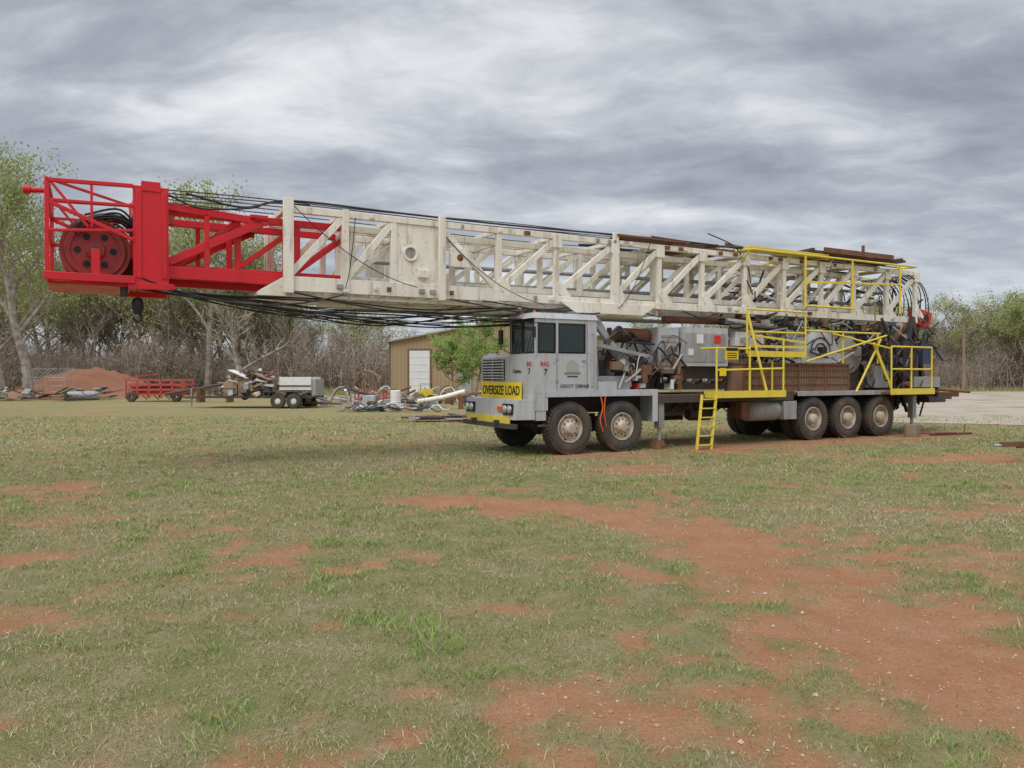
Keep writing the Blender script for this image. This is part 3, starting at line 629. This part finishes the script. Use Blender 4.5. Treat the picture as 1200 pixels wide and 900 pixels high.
for k,(x0,z0,x1,z1) in enumerate(((-5.5,4.6,-3.2,3.3),(-4.4,4.5,-4.6,3.2),(2.4,4.6,1.5,3.1),(7,3.3,8.6,2.4),(4.2,3.15,6.8,2.9),(8.5,4.6,7.2,3.2),(-2.6,4.3,-.4,3.1))): g.sag((x0,.42,z0),(x1,.4,z1),.22,.008,BLACK)
for i in range(15):
    a=.42+.012*i; cx,cz,y=-8.35+random.uniform(-.06,.06),3.75+random.uniform(-.05,.05),.6+.08*i
    g.path([(cx+a*1.15*math.cos(t),y,cz+a*math.sin(t)) for t in np.linspace(R(5),R(165),16)],.019,BLACK,6)
for i in range(6): g.curve([(-8.7+.1*i,.6+.15*i,4.15),(-8.2,.6+.15*i,4.28-.04*i),(-7.9,.55+.15*i,3.9)],.018,BLACK)
g.obj('cables',T)
g=G()
g.tube((-7.95,.75,3.1),(-7.95,.75,2.88),.012,DARK,6); g.lathe([(0,-.16),(.06,-.15),(.09,-.04),(.09,.06),(.05,.12),(0,.13)],(-7.95,.75,2.78),BLACK,16,'z')
g.curve([(-7.95,.75,2.66),(-7.89,.75,2.58),(-7.95,.75,2.50),(-8.02,.75,2.57)],.02,BLACK); g.tube((-8.15,.7,3.15),(-8.15,.7,2.9),.06,DARK)
g.obj('hook_block',T)
# ============================================================ background objects
B=empty('metal_barn',(-9.7,60,0),0)
m,nt,b=newmat('barn_siding'); L=nt.links; tc=N(nt,'ShaderNodeTexCoord')
wv=N(nt,'ShaderNodeTexWave'); wv.inputs['Scale'].default_value=1.0; wv.bands_direction='X'; L.new(tc.outputs['Object'],wv.inputs[0])
c=mix(nt,ramp(nt,wv.outputs[0],0,.25),(.26,.18,.10),(.37,.27,.15)); c=mix(nt,ramp(nt,noise(.6),.4,.8),c,(.32,.22,.13)); L.new(c,b.inputs['Base Color']); b.inputs['Roughness'].default_value=.6
bp=N(nt,'ShaderNodeBump'); bp.inputs['Strength'].default_value=.5; L.new(wv.outputs[0],bp.inputs['Height']); L.new(bp.outputs[0],b.inputs['Normal'])
SID=m; ROOF=paint('barn_roof',(.3,.25,.2),.5,.4); DOORW=paint('barn_door_white',(.72,.73,.72),.5,.15,chip=.05); TRIM=paint('barn_trim',(.16,.1,.06),.5,.2)
g=G(); W=19;D=24;E=4.25;P=6.0
g.add([(0,0,0),(W,0,0),(W,0,E),(W/2,0,P),(0,0,E),(0,D,0),(W,D,0),(W,D,E),(W/2,D,P),(0,D,E)],[(0,1,2,3,4),(9,8,7,6,5),(0,4,9,5),(1,6,7,2)],SID); g.obj('walls',B,smooth=False)
g=G(); 
for sx in (0,1):
    x0,x1=(-.25,W/2) if sx==0 else (W+.25,W/2)
    z0=E-.04
    pts=[(x0,-.3,z0),(x1,-.3,P+.02),(x1,D+.3,P+.02),(x0,D+.3,z0),(x0,-.3,z0+.12),(x1,-.3,P+.14),(x1,D+.3,P+.14),(x0,D+.3,z0+.12)]
    g.hexa(pts,ROOF)
g.obj('roof',B)
g=G(); g.box(1.6,3.2,-.05,-.01,.0,3.6,DOORW)
for i in range(6): g.box(1.62,3.18,-.07,-.051,.55*i+.3,.55*i+.33,LABEL)
g.box(1.45,1.6,-.06,-.005,0,3.75,TRIM); g.box(3.2,3.35,-.06,-.005,0,3.75,TRIM); g.box(1.6,3.2,-.06,-.005,3.6,3.75,TRIM)
g.box(-.03,.12,-.04,-.004,0,E,TRIM); g.obj('roller_door',B)
g=G(); g.box(5.5,6.5,-.06,-.01,0,2.1,GREY2); g.box(6.25,6.35,-.1,-.061,1.,1.1,INK); g.obj('side_door',B)
# utility trailer with junk
U=empty('utility_trailer',(-16.1,38.0,0),R(-3))
g=G()
g.box(.4,6.2,-.05,.05,.5,.62,DARK); g.box(.4,6.2,1.85,1.95,.5,.62,DARK); g.box(.4,6.2,.05,1.85,.55,.6,WOOD)
for x in np.arange(.4,4.2,.6): g.box(x,x+.06,-.07,-.051,.62,1.0,DARK)
g.box(.4,4.0,-.06,.0,.95,1.0,DARK)
g.beam((-.7,.95,.5),(.4,.1,.52),.08,.1,DARK); g.beam((-.7,.95,.5),(.4,1.8,.52),.08,.1,DARK); g.tube((-.4,.95,.0),(-.4,.95,.95),.04,GALV)
for x in (4.55,5.35):
    for y in (-.32,1.98):
        g.lathe([(.16,0),(.2,-.01),(.33,.0),(.375,.05),(.375,.17),(.33,.22),(.16,.2)],(x,y,.375),TYRE,28); g.lathe([(.2,.02),(.18,.06),(.1,.03),(0,.02)],(x,y,.375),LABEL,20)
for y in (-.36,1.98): g.path([(4.05,y+.1,.5),(4.15,y+.1,.8),(4.95,y+.1,.86),(5.75,y+.1,.8),(5.85,y+.1,.5)],.03,DARK,6); g.box(4.15,5.75,y,y+.24,.82,.85,DARK)
g.box(4.5,6.1,.1,1.7,.9,1.55,LABEL); g.box(4.5,6.1,.05,.1,1.1,1.15,DARK); g.box(6.1,6.3,.2,1.6,.62,1.45,GALV)
g.obj('frame',U,.008)
g=G()
CARD=paint('cardboard',(.36,.25,.17),.9,.3)
for i in range(190):
    x=random.triangular(.6,5.0,2.8); hmax=.75+1.15*math.exp(-((x-2.8)/1.4)**2); z=random.uniform(.6,hmax); y=random.uniform(0,1.7)
    mt=random.choice([CARD,CARD,WOOD,RUST,GALV,LABEL,DARK,WOOD,WHITE,GREY])
    t=random.random()
    if t<.55:
        a=Vector((random.uniform(-.4,.4),random.uniform(-.3,.3),random.uniform(-.1,.2))); p=Vector((x,y,z)); g.beam(p,p+a*1.4,random.uniform(.06,.5),random.uniform(.05,.3),mt)
    elif t<.85: g.tube((x,y,z),(x+random.uniform(-.9,.9),y+random.uniform(-.3,.3),z+random.uniform(-.2,.25)),random.uniform(.02,.07),mt)
    else: g.lathe([(.1,-.05),(.2,-.06),(.24,0),(.2,.06),(.1,.05)],(x,y,z),TYRE,16)
g.box(1.6,2.3,.2,1.2,.6,1.3,CARD); g.box(2.4,3.1,.1,1.2,.6,1.5,CARD); g.box(3.2,4.1,.3,1.5,.6,1.5,WOOD); g.beam((2.0,.2,1.9),(3.0,.1,1.5),.6,.05,LABEL); g.beam((3.1,.2,1.8),(4.1,.1,1.4),.5,.05,WOOD)
g.obj('junk_load',U)
I=empty('red_farm_implement',(-23.9,47,0),R(4))
IR=paint('implement_red',(.5,.08,.06),.6,.5,(.22,.1,.06),.4)
g=G()
for z in (.45,.75,1.05,1.35):
    g.beam((0,0,z),(3.5,0,z),.09,.11,IR); g.beam((0,1.6,z),(3.5,1.6,z),.09,.11,IR)
for x in (0,.7,1.4,2.1,2.8,3.5):
    for y in (0,1.6): g.beam((x,y,.2),(x,y,1.4),.09,.09,IR)
    g.beam((x,0,1.05),(x,1.6,1.05),.06,.06,IR); g.path([(x,.8,1.0),(x-.2,.8,.7),(x,.8,.35),(x+.25,.8,.1)],.03,RUST,5)
g.beam((3.5,.8,.7),(4.6,.8,.5),.1,.1,IR); g.beam((-.3,.2,1.45),(1.6,1,1.75),.15,.06,IR); g.box(.3,2.8,.1,1.5,1.08,1.12,RUST); g.box(.2,3.3,.3,1.3,.5,.95,IR)
g.obj('frame',I)
g=G()
for x in (.4,3.1): g.lathe([(.1,0),(.28,0),(.33,.05),(.33,.15),(.28,.2),(.1,.2)],(x,-.25,.33),TYRE,20)
g.obj('wheels',I)
def mound(name,loc,rx,ry,h,mat,seed):
    n=60; xs=np.linspace(-1.2,1.2,n); X,Y=np.meshgrid(xs,xs); r=np.hypot(X,Y)
    Z=h*np.exp(-(r*1.2)**4)*(.45+.9*fbm(X*2.2+seed,Y*2.2,4,seed))+.16*(fbm(X*9,Y*9,3,seed+4)-.5)*(r<1)-.06
    co=np.stack([X*rx,Y*ry,Z],-1).reshape(-1,3); id=np.arange(n*n).reshape(n,n)
    f=np.stack([id[:-1,:-1],id[:-1,1:],id[1:,1:],id[1:,:-1]],-1).reshape(-1,4)
    me=npmesh(name,co,f); me.materials.append(mat); o=bpy.data.objects.new(name,me); o.location=loc; scene.collection.objects.link(o)
MD=paint('mound_dirt',(.36,.16,.085),.95,.5,(.26,.12,.065),.3,(.17,.08,.04),bump=.8)
mound('dirt_mound',(-33.6,60,0),6.0,3,2.2,MD,3)
g=G()
for i in range(60):
    x=random.uniform(-36,-27.5); y=random.uniform(48,54); mt=random.choice([GALV,GALV,RUST,GREY2,DARK,WOOD]); z=random.uniform(.05,.6)
    g.beam((x,y,z),(x+random.uniform(-2,2),y+random.uniform(-1,1),z+random.uniform(-.1,.6)),random.uniform(.05,.6),.05,mt)
g.obj('scrap_metal_pile')
g=G()
for x in np.arange(0,3.1,.3):
    g.tube((x,0,0),(x,0,1.5),.015,GALV,5); g.tube((x,0,1.5),(x+.0,1.2,2.1),.015,GALV,5)
for z in (0.1,.5,.9,1.3,1.5): g.tube((0,0,z),(3,0,z),.015,GALV,5)
g.tube((0,1.2,2.1),(3,1.2,2.1),.015,GALV,5); g.tube((0,1.2,0),(0,1.2,2.1),.02,GALV); g.tube((3,1.2,0),(3,1.2,2.1),.02,GALV)
o=g.obj('wire_panel_frame'); o.location=(-34.2,53,0)
g=G(); g.lathe([(.28,-1),(.3,-1),(.3,1),(.28,1),(.26,1),(.26,-1)],(0,0,.3),GALV,24,'x'); o=g.obj('culvert_pipe'); o.location=(-28.3,50,0); o.rotation_euler=(0,0,.9)
g=G(); g.tube((0,0,.5),(4.2,.3,1.25),.09,DARK); g.tube((.2,.4,.45),(4,.6,1.05),.06,RUST); g.box(1.9,2.1,-.1,.8,0,.8,RUST); g.box(3.7,3.85,-.1,.8,0,1.05,RUST); o=g.obj('steel_pipes_on_stands'); o.location=(-21.0,46,0)
g=G()
for z in (.25,.55,.8): g.beam((0,0,z),(2.2,0,z),.06,.06,IR); g.beam((0,1,z),(2.2,1,z),.06,.06,IR)
for x in (0,.55,1.1,1.65,2.2): 
    for y in (0,1): g.beam((x,y,0),(x,y,.85),.06,.06,IR)
    g.beam((x,0,.8),(x,1,.8),.05,.05,RUST)
o=g.obj('red_pipe_rack'); o.location=(-9.1,44,0)
g=G(); g.lathe([(0,0),(.26,0),(.27,.02),(.26,.28),(.275,.3),(.26,.32),(.26,.6),(.275,.62),(.26,.64),(.26,.85),(.2,.88),(0,.88)],(0,0,0),LABEL,24,'z'); o=g.obj('plastic_drum'); o.location=(-5.9,38.5,0)
BT=paint('tarp_blue',(.06,.13,.28),.6,.4)
g=G()
for i in range(44):
    x=random.uniform(-2.2,2.0); y=random.uniform(-.9,.9); mt=random.choice([BT,BLUE,GALV,DARK,GREY2,BLACK,LABEL,RUST]); z=random.uniform(.03,.2)
    if random.random()<.5: g.beam((x,y,z),(x+random.uniform(-.7,.7),y+random.uniform(-.4,.4),z+random.uniform(0,.15)),random.uniform(.1,.4),.06,mt)
    else: g.curve([(x,y,z),(x+.3,y+.2,z+.2),(x+.7,y-.1,z),(x+.9,y+.3,z)],.025,mt)
o=g.obj('tool_and_hose_pile'); o.location=(-5.6,34.6,0)
g=G(); g.path([(0,0,.35),(1.2,.2,.55),(2.3,.2,.85)],.12,WHITE,12); g.box(.3,.5,-.3,.5,0,.25,WOOD); g.box(2.0,2.2,-.2,.6,0,.65,RUST); o=g.obj('white_pipe_on_blocks'); o.location=(-4.6,37,0)
g=G()
for k in range(3): g.path([(k*.12,1.0*math.cos(t),1.0+.95*math.sin(t)) for t in np.linspace(0,6.283,28)],.03,WOOD,6)
g.box(-.1,.5,-.5,.5,0,.1,WOOD); o=g.obj('hose_reel_hoop'); o.location=(-9.6,50,0); o.rotation_euler=(0,0,1.2)
g=G(); g.box(0,.9,0,.7,.25,.8,YEL); g.lathe([(.1,0),(.22,0),(.22,.1),(.1,.1)],(.2,-.1,.22),TYRE,16); g.lathe([(.1,0),(.22,0),(.22,.1),(.1,.1)],(.75,-.1,.22),TYRE,16); g.path([(.1,.3,.8),(.1,.3,1.1),(.8,.3,1.1),(.8,.3,.8)],.025,DARK,6); o=g.obj('yellow_generator'); o.location=(-5.8,47,0)
g=G()
for i in range(34):
    x=random.uniform(-2,2.4); y=random.uniform(-.9,.9); a=random.uniform(-.4,.4)+(1.5 if random.random()<.3 else 0); l=random.uniform(.5,1.7); g.beam((x,y,.06+.02*i/5),(x+l*math.cos(a),y+l*math.sin(a),.07+.02*i/5),random.uniform(.05,.4),.05,random.choice([GREY2,GALV,RUST,DARK,DARK]))
o=g.obj('steel_plates_on_ground'); o.location=(-2.0,27,0)
g=G()
for i in range(130):
    x=random.uniform(-11.5,-2.5); y=random.uniform(39,55); mt=random.choice([RUST,WOOD,WOOD,LABEL,WHITE,GALV,DARK,GREY2,CARD,GREY])
    t=random.random()
    if t<.35: a,b_,c_=random.uniform(.1,.7),random.uniform(.1,.5),random.uniform(.1,.6); g.hexa([(x,y,0),(x+a,y+.1,0),(x+a,y+b_,0),(x,y+b_,0),(x+.05,y+.02,c_),(x+a-.03,y+.1,c_*.9),(x+a,y+b_,c_),(x+.03,y+b_,c_)],mt)
    elif t<.8: g.tube((x,y,random.uniform(.05,.4)),(x+random.uniform(-2,2),y+random.uniform(-1,1),random.uniform(.05,.9)),random.uniform(.02,.08),mt,7)
    elif t<.92: g.lathe([(.15,0),(.3,.02),(.34,.1),(.3,.2),(.15,.22)],(x,y,0),TYRE,16,'z')
    else: g.curve([(x,y,.05),(x+.4,y,.8),(x+.9,y+.2,.9),(x+1.2,y,.1)],.03,mt)
g.obj('yard_scrap_and_pipes')
g=G(); g.lathe([(0,.33),(.2,.33),(.21,.3),(.2,.0),(.24,-.01)],(0,0,0),WOOD,18,'z'); o=g.obj('wood_stump'); o.location=(10.65,20.2,0)
g=G(); g.tube((0,0,.04),(1.3,.3,.05),.03,DARK); g.tube((-.4,.3,.04),(.6,-.2,.1),.025,RUST); g.tube((.9,0,.05),(1.0,.1,.3),.02,RUST); o=g.obj('steel_rods_on_ground'); o.location=(11.3,20.5,0)
g=G(); g.beam((0,0,.34),(1.8,.15,.38),.1,.09,RUST); g.beam((.3,.02,.3),(1.8,-.5,.3),.06,.06,DARK); g.tube((.05,0,.32),(-.15,-.02,.32),.03,GALV); g.tube((.55,-.02,.0),(.55,-.02,.3),.03,DARK)
for y in (-.75,.75): g.lathe([(.1,0),(.24,0),(.28,.04),(.28,.14),(.24,.18),(.1,.18)],(1.6,y,.28),TYRE,24); g.lathe([(.13,.03),(0,.05)],(1.6,y,.28),RIM,20)
g.box(1.2,2.8,-.55,.7,.4,.46,WOOD)
o=g.obj('small_trailer'); o.location=(9.15,14.2,0)
g=G(); g.tube((0,0,0),(0,0,6.6),.17,WOOD,10,.12); g.beam((-.8,0,6.2),(.8,0,6.2),.1,.12,WOOD)
for x in (-.7,0,.7): g.lathe([(.05,0),(.07,.08),(.03,.16)],(x,0,6.27),GREY2,10,'z')
for x in (-.7,.7): g.sag((x,0,6.35),(x-60,30,7.8),1.2,.014,BLACK,4)
o=g.obj('utility_pole'); o.location=(44,74,0)
# ============================================================ trees
def leafmat(name,c1,c2,tr=.3):
    m,nt,b=newmat(name); L=nt.links
    oi=N(nt,'ShaderNodeObjectInfo'); ge=N(nt,'ShaderNodeNewGeometry'); r=N(nt,'ShaderNodeMath',operation='ADD'); L.new(oi.outputs['Random'],r.inputs[0]); L.new(ge.outputs['Random Per Island'],r.inputs[1])
    h=N(nt,'ShaderNodeMath',operation='MULTIPLY'); h.inputs[1].default_value=.5; L.new(r.outputs[0],h.inputs[0])
    c=mix(nt,h.outputs[0],c1,c2); L.new(c,b.inputs['Base Color']); b.inputs['Roughness'].default_value=.7
    if tr:
        t=N(nt,'ShaderNodeBsdfTranslucent'); L.new(c,t.inputs[0]); mx=N(nt,'ShaderNodeMixShader'); mx.inputs[0].default_value=tr
        L.new(b.outputs[0],mx.inputs[1]); L.new(t.outputs[0],mx.inputs[2]); L.new(mx.outputs[0],nt.nodes['Material Output'].inputs[0])
    return m
LEAF=leafmat('spring_leaf',(.24,.31,.08),(.38,.41,.15)); LEAF2=leafmat('brush_leaf',(.24,.22,.12),(.36,.29,.19),0); LEAFB=leafmat('bush_leaf',(.2,.31,.06),(.34,.44,.12))
LEAFW=leafmat('wood_leaf',(.24,.27,.09),(.36,.36,.15),0)
def barkm(name,a,b_):
    m,nt,b=newmat(name); L=nt.links; tc=N(nt,'ShaderNodeTexCoord'); n=N(nt,'ShaderNodeTexNoise'); n.inputs['Scale'].default_value=3; n.inputs['Detail'].default_value=2; L.new(tc.outputs['Object'],n.inputs[0])
    L.new(ramp(nt,n.outputs[0],.35,.65,(*a,1),(*b_,1)),b.inputs['Base Color']); b.inputs['Roughness'].default_value=.95; return m
BARK=barkm('bark',(.18,.15,.125),(.35,.31,.27)); TWIG=barkm('twig',(.27,.21,.165),(.42,.345,.28))
def tree(name,seed,H,leaves,lsize,spread=.5,levels=4,r0=.22,lm=LEAF,lean=0):
    rnd=random.Random(seed); g=G(); tips=[]
    def br(p,d,l,r,lv):
        k=5 if lv==0 else (4 if lv==1 else 3); pts=[p.copy()]
        for i in range(k):
            d=(d+Vector((rnd.gauss(0,.13),rnd.gauss(0,.13),rnd.gauss(0.03,.07)))*(1+lv*.35)).normalized(); p=p+d*l/k; pts.append(p.copy())
        g.path(pts,r,BARK if lv<2 else TWIG,max(3,7-lv*2),r2=r*(.45 if lv else .35))
        if lv>=levels-2: tips.extend(pts[1:])
        if lv<levels-1:
            n=(8,6,6,4)[lv]
            for i in range(n):
                t=lin(.28 if lv==0 else .2,1,(i+rnd.random()*.8)/n); t=min(t,.99); q=t*k; a=pts[int(q)].lerp(pts[min(int(q)+1,k)],q-int(q))
                az=rnd.random()*6.283 if lv else (i*2.4+rnd.random())
                side=Vector((math.cos(az),math.sin(az),0)); nd=(d*(1-spread)+side*spread*rnd.uniform(.8,1.4)+Vector((0,0,.25))).normalized()
                br(a,nd,l*rnd.uniform(.38,.62)*(1.1-.35*t if lv==0 else 1),r*(1-.6*t)*.6,lv+1)
    br(Vector((0,0,-.1)),Vector((lean,0,1)).normalized(),H*.78,r0,0)
    vs=[];fs=[]
    for i in range(leaves):
        c=rnd.choice(tips); c=c+Vector((rnd.gauss(0,.28),rnd.gauss(0,.28),rnd.gauss(0,.25)))*(H/12)
        s=lsize*rnd.uniform(.5,1.3); u=Vector((rnd.gauss(0,1),rnd.gauss(0,1),rnd.gauss(0,1))).normalized(); w=u.orthogonal().normalized()
        w=(w+u.cross(w)*rnd.uniform(-1,1)).normalized()
        o=len(vs); vs+= [c-u*s,c+w*s*.5,c+u*s,c-w*s*.5]; fs.append((o,o+1,o+2,o+3))
    if fs: g.add(vs,fs,lm)
    o=g.obj(name,smooth=False); return o
def thicket(name,seed,n=80,W=5,H=5,leaves=500):
    rnd=random.Random(seed); g=G(); tips=[]
    for i in range(n):
        p=Vector((rnd.uniform(-W/2,W/2),rnd.uniform(-1.5,1.5),0)); h=H*rnd.uniform(.4,1.1); pts=[p]; d=Vector((rnd.gauss(0,.18),rnd.gauss(0,.18),1))
        for k in range(4): d=d+Vector((rnd.gauss(0,.12),rnd.gauss(0,.12),0)); pts.append(pts[-1]+d.normalized()*h/4)
        g.path(pts,rnd.uniform(.02,.06),TWIG,3,r2=.008); tips+=pts[1:]
        for j in range(8):
            a=pts[rnd.randint(1,4)]; e=a+Vector((rnd.gauss(0,.6),rnd.gauss(0,.6),rnd.uniform(.1,1.1))); g.path([a,a.lerp(e,.5)+Vector((rnd.gauss(0,.1),0,0)),e],.016,TWIG,3,r2=.005); tips.append(e)
    vs=[];fs=[]
    for i in range(leaves):
        c=rnd.choice(tips)+Vector((rnd.gauss(0,.25),rnd.gauss(0,.25),rnd.gauss(0,.25))); s=rnd.uniform(.04,.09); u=Vector((rnd.gauss(0,1),rnd.gauss(0,1),rnd.gauss(0,1))).normalized(); w=u.orthogonal()
        o=len(vs); vs+=[c-u*s,c+w*s*.6,c+u*s,c-w*s*.6]; fs.append((o,o+1,o+2,o+3))
    g.add(vs,fs,LEAF2); return g.obj(name,smooth=False)
WL=empty('woodland_treeline')
protos=[tree(f'woodland_tree_{i}',100+i,13,(4500,6500,700,3000,0)[i],.12,(.5,.55,.5,.6,.5)[i],4,.2,LEAFW) for i in range(5)]
ths=[thicket(f'woodland_brush_{i}',300+i,leaves=(600,100,900)[i]) for i in range(3)]
for o in protos+ths: o.parent=WL; o.location=(random.uniform(-90,-60),random.uniform(85,100),0)
cnt=[0]
def put(o,x,y,s):
    cnt[0]+=1; q=bpy.data.objects.new(f'{o.name}_copy_{cnt[0]}',o.data); q.location=(x,y,-.1); q.rotation_euler=(0,0,random.random()*6.28); q.scale=(s*random.uniform(.9,1.2),)*2+(s,); q.parent=WL; scene.collection.objects.link(q)
def topm(u):
    if u<-.32: return 14.5
    if u<-.26: return 11.5
    if u<.3: return 9.0
    return 9.5
for row,(yy,sp) in enumerate(((71,2.2),(76,2.3),(83,2.7),(92,3.2))):
    x=-78-yy*.1
    while x<112:
        if not(-14<x<20 and yy<88):
            u=x/yy; h=topm(u)*random.uniform(.7,1.15)
            y=yy+random.uniform(-2,2)+(14 if x>25 else 0)
            w=(3,4,5,4,7) if u<.3 else (4,6,2,5,2)
            put(random.choices(protos,w)[0],x,y,h/13)
        x+=sp*random.uniform(.6,1.5)
for yy,sp in ((68,2.0),(72,2.0),(79,2.3),(88,2.8)):
    x=-85
    while x<118:
        if not(-13<x<20 and yy<86): put(random.choice(ths),x,yy+random.uniform(-1,1)+(14 if x>25 else 0),random.uniform(.6,1.15))
        x+=sp*random.uniform(.7,1.3)
t1=tree('cottonwood_tree',11,17,9500,.11,.5,4,.34); t1.location=(-33.0,52,0)
t2=tree('cottonwood_tree',12,15.5,9000,.11,.55,4,.3); t2.location=(-37.5,56,0)
t3=tree('cottonwood_tree',15,17.5,8500,.12,.55,4,.33,lean=.06); t3.location=(-26.5,66,0)
t4=tree('cottonwood_tree',17,16.5,8000,.12,.55,4,.3); t4.location=(-22.5,69,0)
t5=tree('bare_tree',21,9,300,.1,.65,4,.3,lean=-.3); t5.location=(-20.5,58,0)
t6=tree('shade_tree',31,10.5,8500,.13,.55,4,.25); t6.location=(54,80,0)
t8=tree('shade_tree',33,9.5,8500,.13,.55,4,.25); t8.location=(60,82,0)
t7=tree('bare_tree',41,10,200,.1,.55,4,.2); t7.location=(47,84,0)
b1=tree('green_bush',51,5.0,6000,.08,.75,4,.09,LEAFB); b1.location=(-2.1,44,0)
b2=tree('green_bush',52,4.2,4200,.08,.75,4,.08,LEAFB); b2.location=(-3.6,46.5,0)
g=G(); DRY=barkm('dry_grass',(.34,.29,.15),(.25,.28,.11))
vs=[];fs=[]
for i in range(16000):
    x=random.uniform(-62,-10) if random.random()<.6 else random.uniform(14,95)
    y=(66.5 if x<20 else 80.5)+random.gauss(0,1.2); h=random.uniform(.2,.75); a=random.uniform(-.3,.3); w=.04; o=len(vs)
    vs+=[(x-w,y,0),(x+w,y,0),(x+a,y+random.uniform(-.2,.2),h)]; fs.append((o,o+1,o+2))
g.add(vs,fs,DRY); g.obj('dry_grass_margin',smooth=False)
# ============================================================ world, sun, camera
w=bpy.data.worlds.new('World'); scene.world=w; w.use_nodes=True; nt=w.node_tree; L=nt.links; bg=nt.nodes['Background']
sky=N(nt,'ShaderNodeTexSky',sky_type='NISHITA'); sky.sun_disc=False; sky.sun_elevation=R(52); sky.sun_rotation=R(212)
tc=N(nt,'ShaderNodeTexCoord'); sp=N(nt,'ShaderNodeSeparateXYZ'); L.new(tc.outputs['Generated'],sp.inputs[0])
def math_(op,a,b=None,clamp=False):
    n=N(nt,'ShaderNodeMath',operation=op); n.use_clamp=clamp
    for i,v in enumerate((a,b)):
        if v is None: continue
        if hasattr(v,'is_output'): L.new(v,n.inputs[i])
        else: n.inputs[i].default_value=v
    return n.outputs[0]
z=math_('MAXIMUM',sp.outputs[2],0.0); zz=math_('ADD',z,.17)
cb=N(nt,'ShaderNodeCombineXYZ'); L.new(math_('DIVIDE',sp.outputs[0],zz),cb.inputs[0]); L.new(math_('DIVIDE',sp.outputs[1],zz),cb.inputs[1]); cb.inputs[2].default_value=1.3
def wn(sc,det,ro,dist,scale=(1,1,1),off=(0,0,0)):
    mp=N(nt,'ShaderNodeMapping'); mp.inputs['Scale'].default_value=scale; mp.inputs['Location'].default_value=off; mp.inputs['Rotation'].default_value=(0,0,R(25)); L.new(cb.outputs[0],mp.inputs[0])
    n=N(nt,'ShaderNodeTexNoise'); n.inputs['Scale'].default_value=sc; n.inputs['Detail'].default_value=det; n.inputs['Roughness'].default_value=ro; n.inputs['Distortion'].default_value=dist; L.new(mp.outputs[0],n.inputs[0]); return n.outputs[0]
n1=wn(1.7,6,.52,.45,(.75,1.2,1),(1.5,.7,0)); n2=wn(4.6,5,.6,.5,(.8,1.2,1),(3,1,0)); n3=wn(.55,2,.5,0,(1,1,1),(5,2,0))
s1=math_('MULTIPLY',n1,.55); s2=math_('MULTIPLY',n2,.25); s3=math_('MULTIPLY',n3,.26); sm=math_('ADD',math_('ADD',s1,s2),s3)
cr=N(nt,'ShaderNodeValToRGB'); L.new(sm,cr.inputs[0]); el=cr.color_ramp.elements
el[0].position=.41; el[0].color=(.31,.335,.39,1); el[1].position=.70; el[1].color=(.92,.92,.94,1)
e=el.new(.49); e.color=(.42,.445,.50,1); e=el.new(.555); e.color=(.56,.585,.635,1); e=el.new(.62); e.color=(.74,.755,.79,1)
hz=ramp(nt,z,.0,.2,(1,1,1,1),(0,0,0,1)); hm=math_('MULTIPLY',hz,.45)
cc=mix(nt,hm,cr.outputs[0],(.62,.68,.76))
up=N(nt,'ShaderNodeMapRange'); L.new(z,up.inputs[0]); up.inputs[1].default_value=.45; up.inputs[2].default_value=.85; up.inputs[3].default_value=10; up.inputs[4].default_value=32
sc=N(nt,'ShaderNodeVectorMath',operation='SCALE'); L.new(cc,sc.inputs[0]); L.new(up.outputs[0],sc.inputs['Scale'])
fin=mix(nt,.92,sky.outputs[0],sc.outputs[0])
L.new(fin,bg.inputs[0]); bg.inputs[1].default_value=.1
sl=bpy.data.lights.new('sun','SUN'); sl.energy=1.5; sl.angle=R(25); sl.color=(1,.96,.9)
so=bpy.data.objects.new('sun',sl); az=R(212); el_=R(52); dr=Vector((math.sin(az)*math.cos(el_),math.cos(az)*math.cos(el_),math.sin(el_)))
so.rotation_euler=dr.to_track_quat('Z','Y').to_euler(); so.location=(0,0,30); scene.collection.objects.link(so)
cam=bpy.data.cameras.new('camera'); cam.lens=26.7; cam.sensor_width=36; cam.clip_end=3000; cam.clip_start=.05
co_=bpy.data.objects.new('camera',cam); co_.location=(0,0,1.63); co_.rotation_euler=(R(90-.64),0,0); scene.collection.objects.link(co_); scene.camera=co_
scene.view_settings.view_transform='Standard'; scene.view_settings.look='None'; scene.view_settings.exposure=0; scene.view_settings.gamma=1
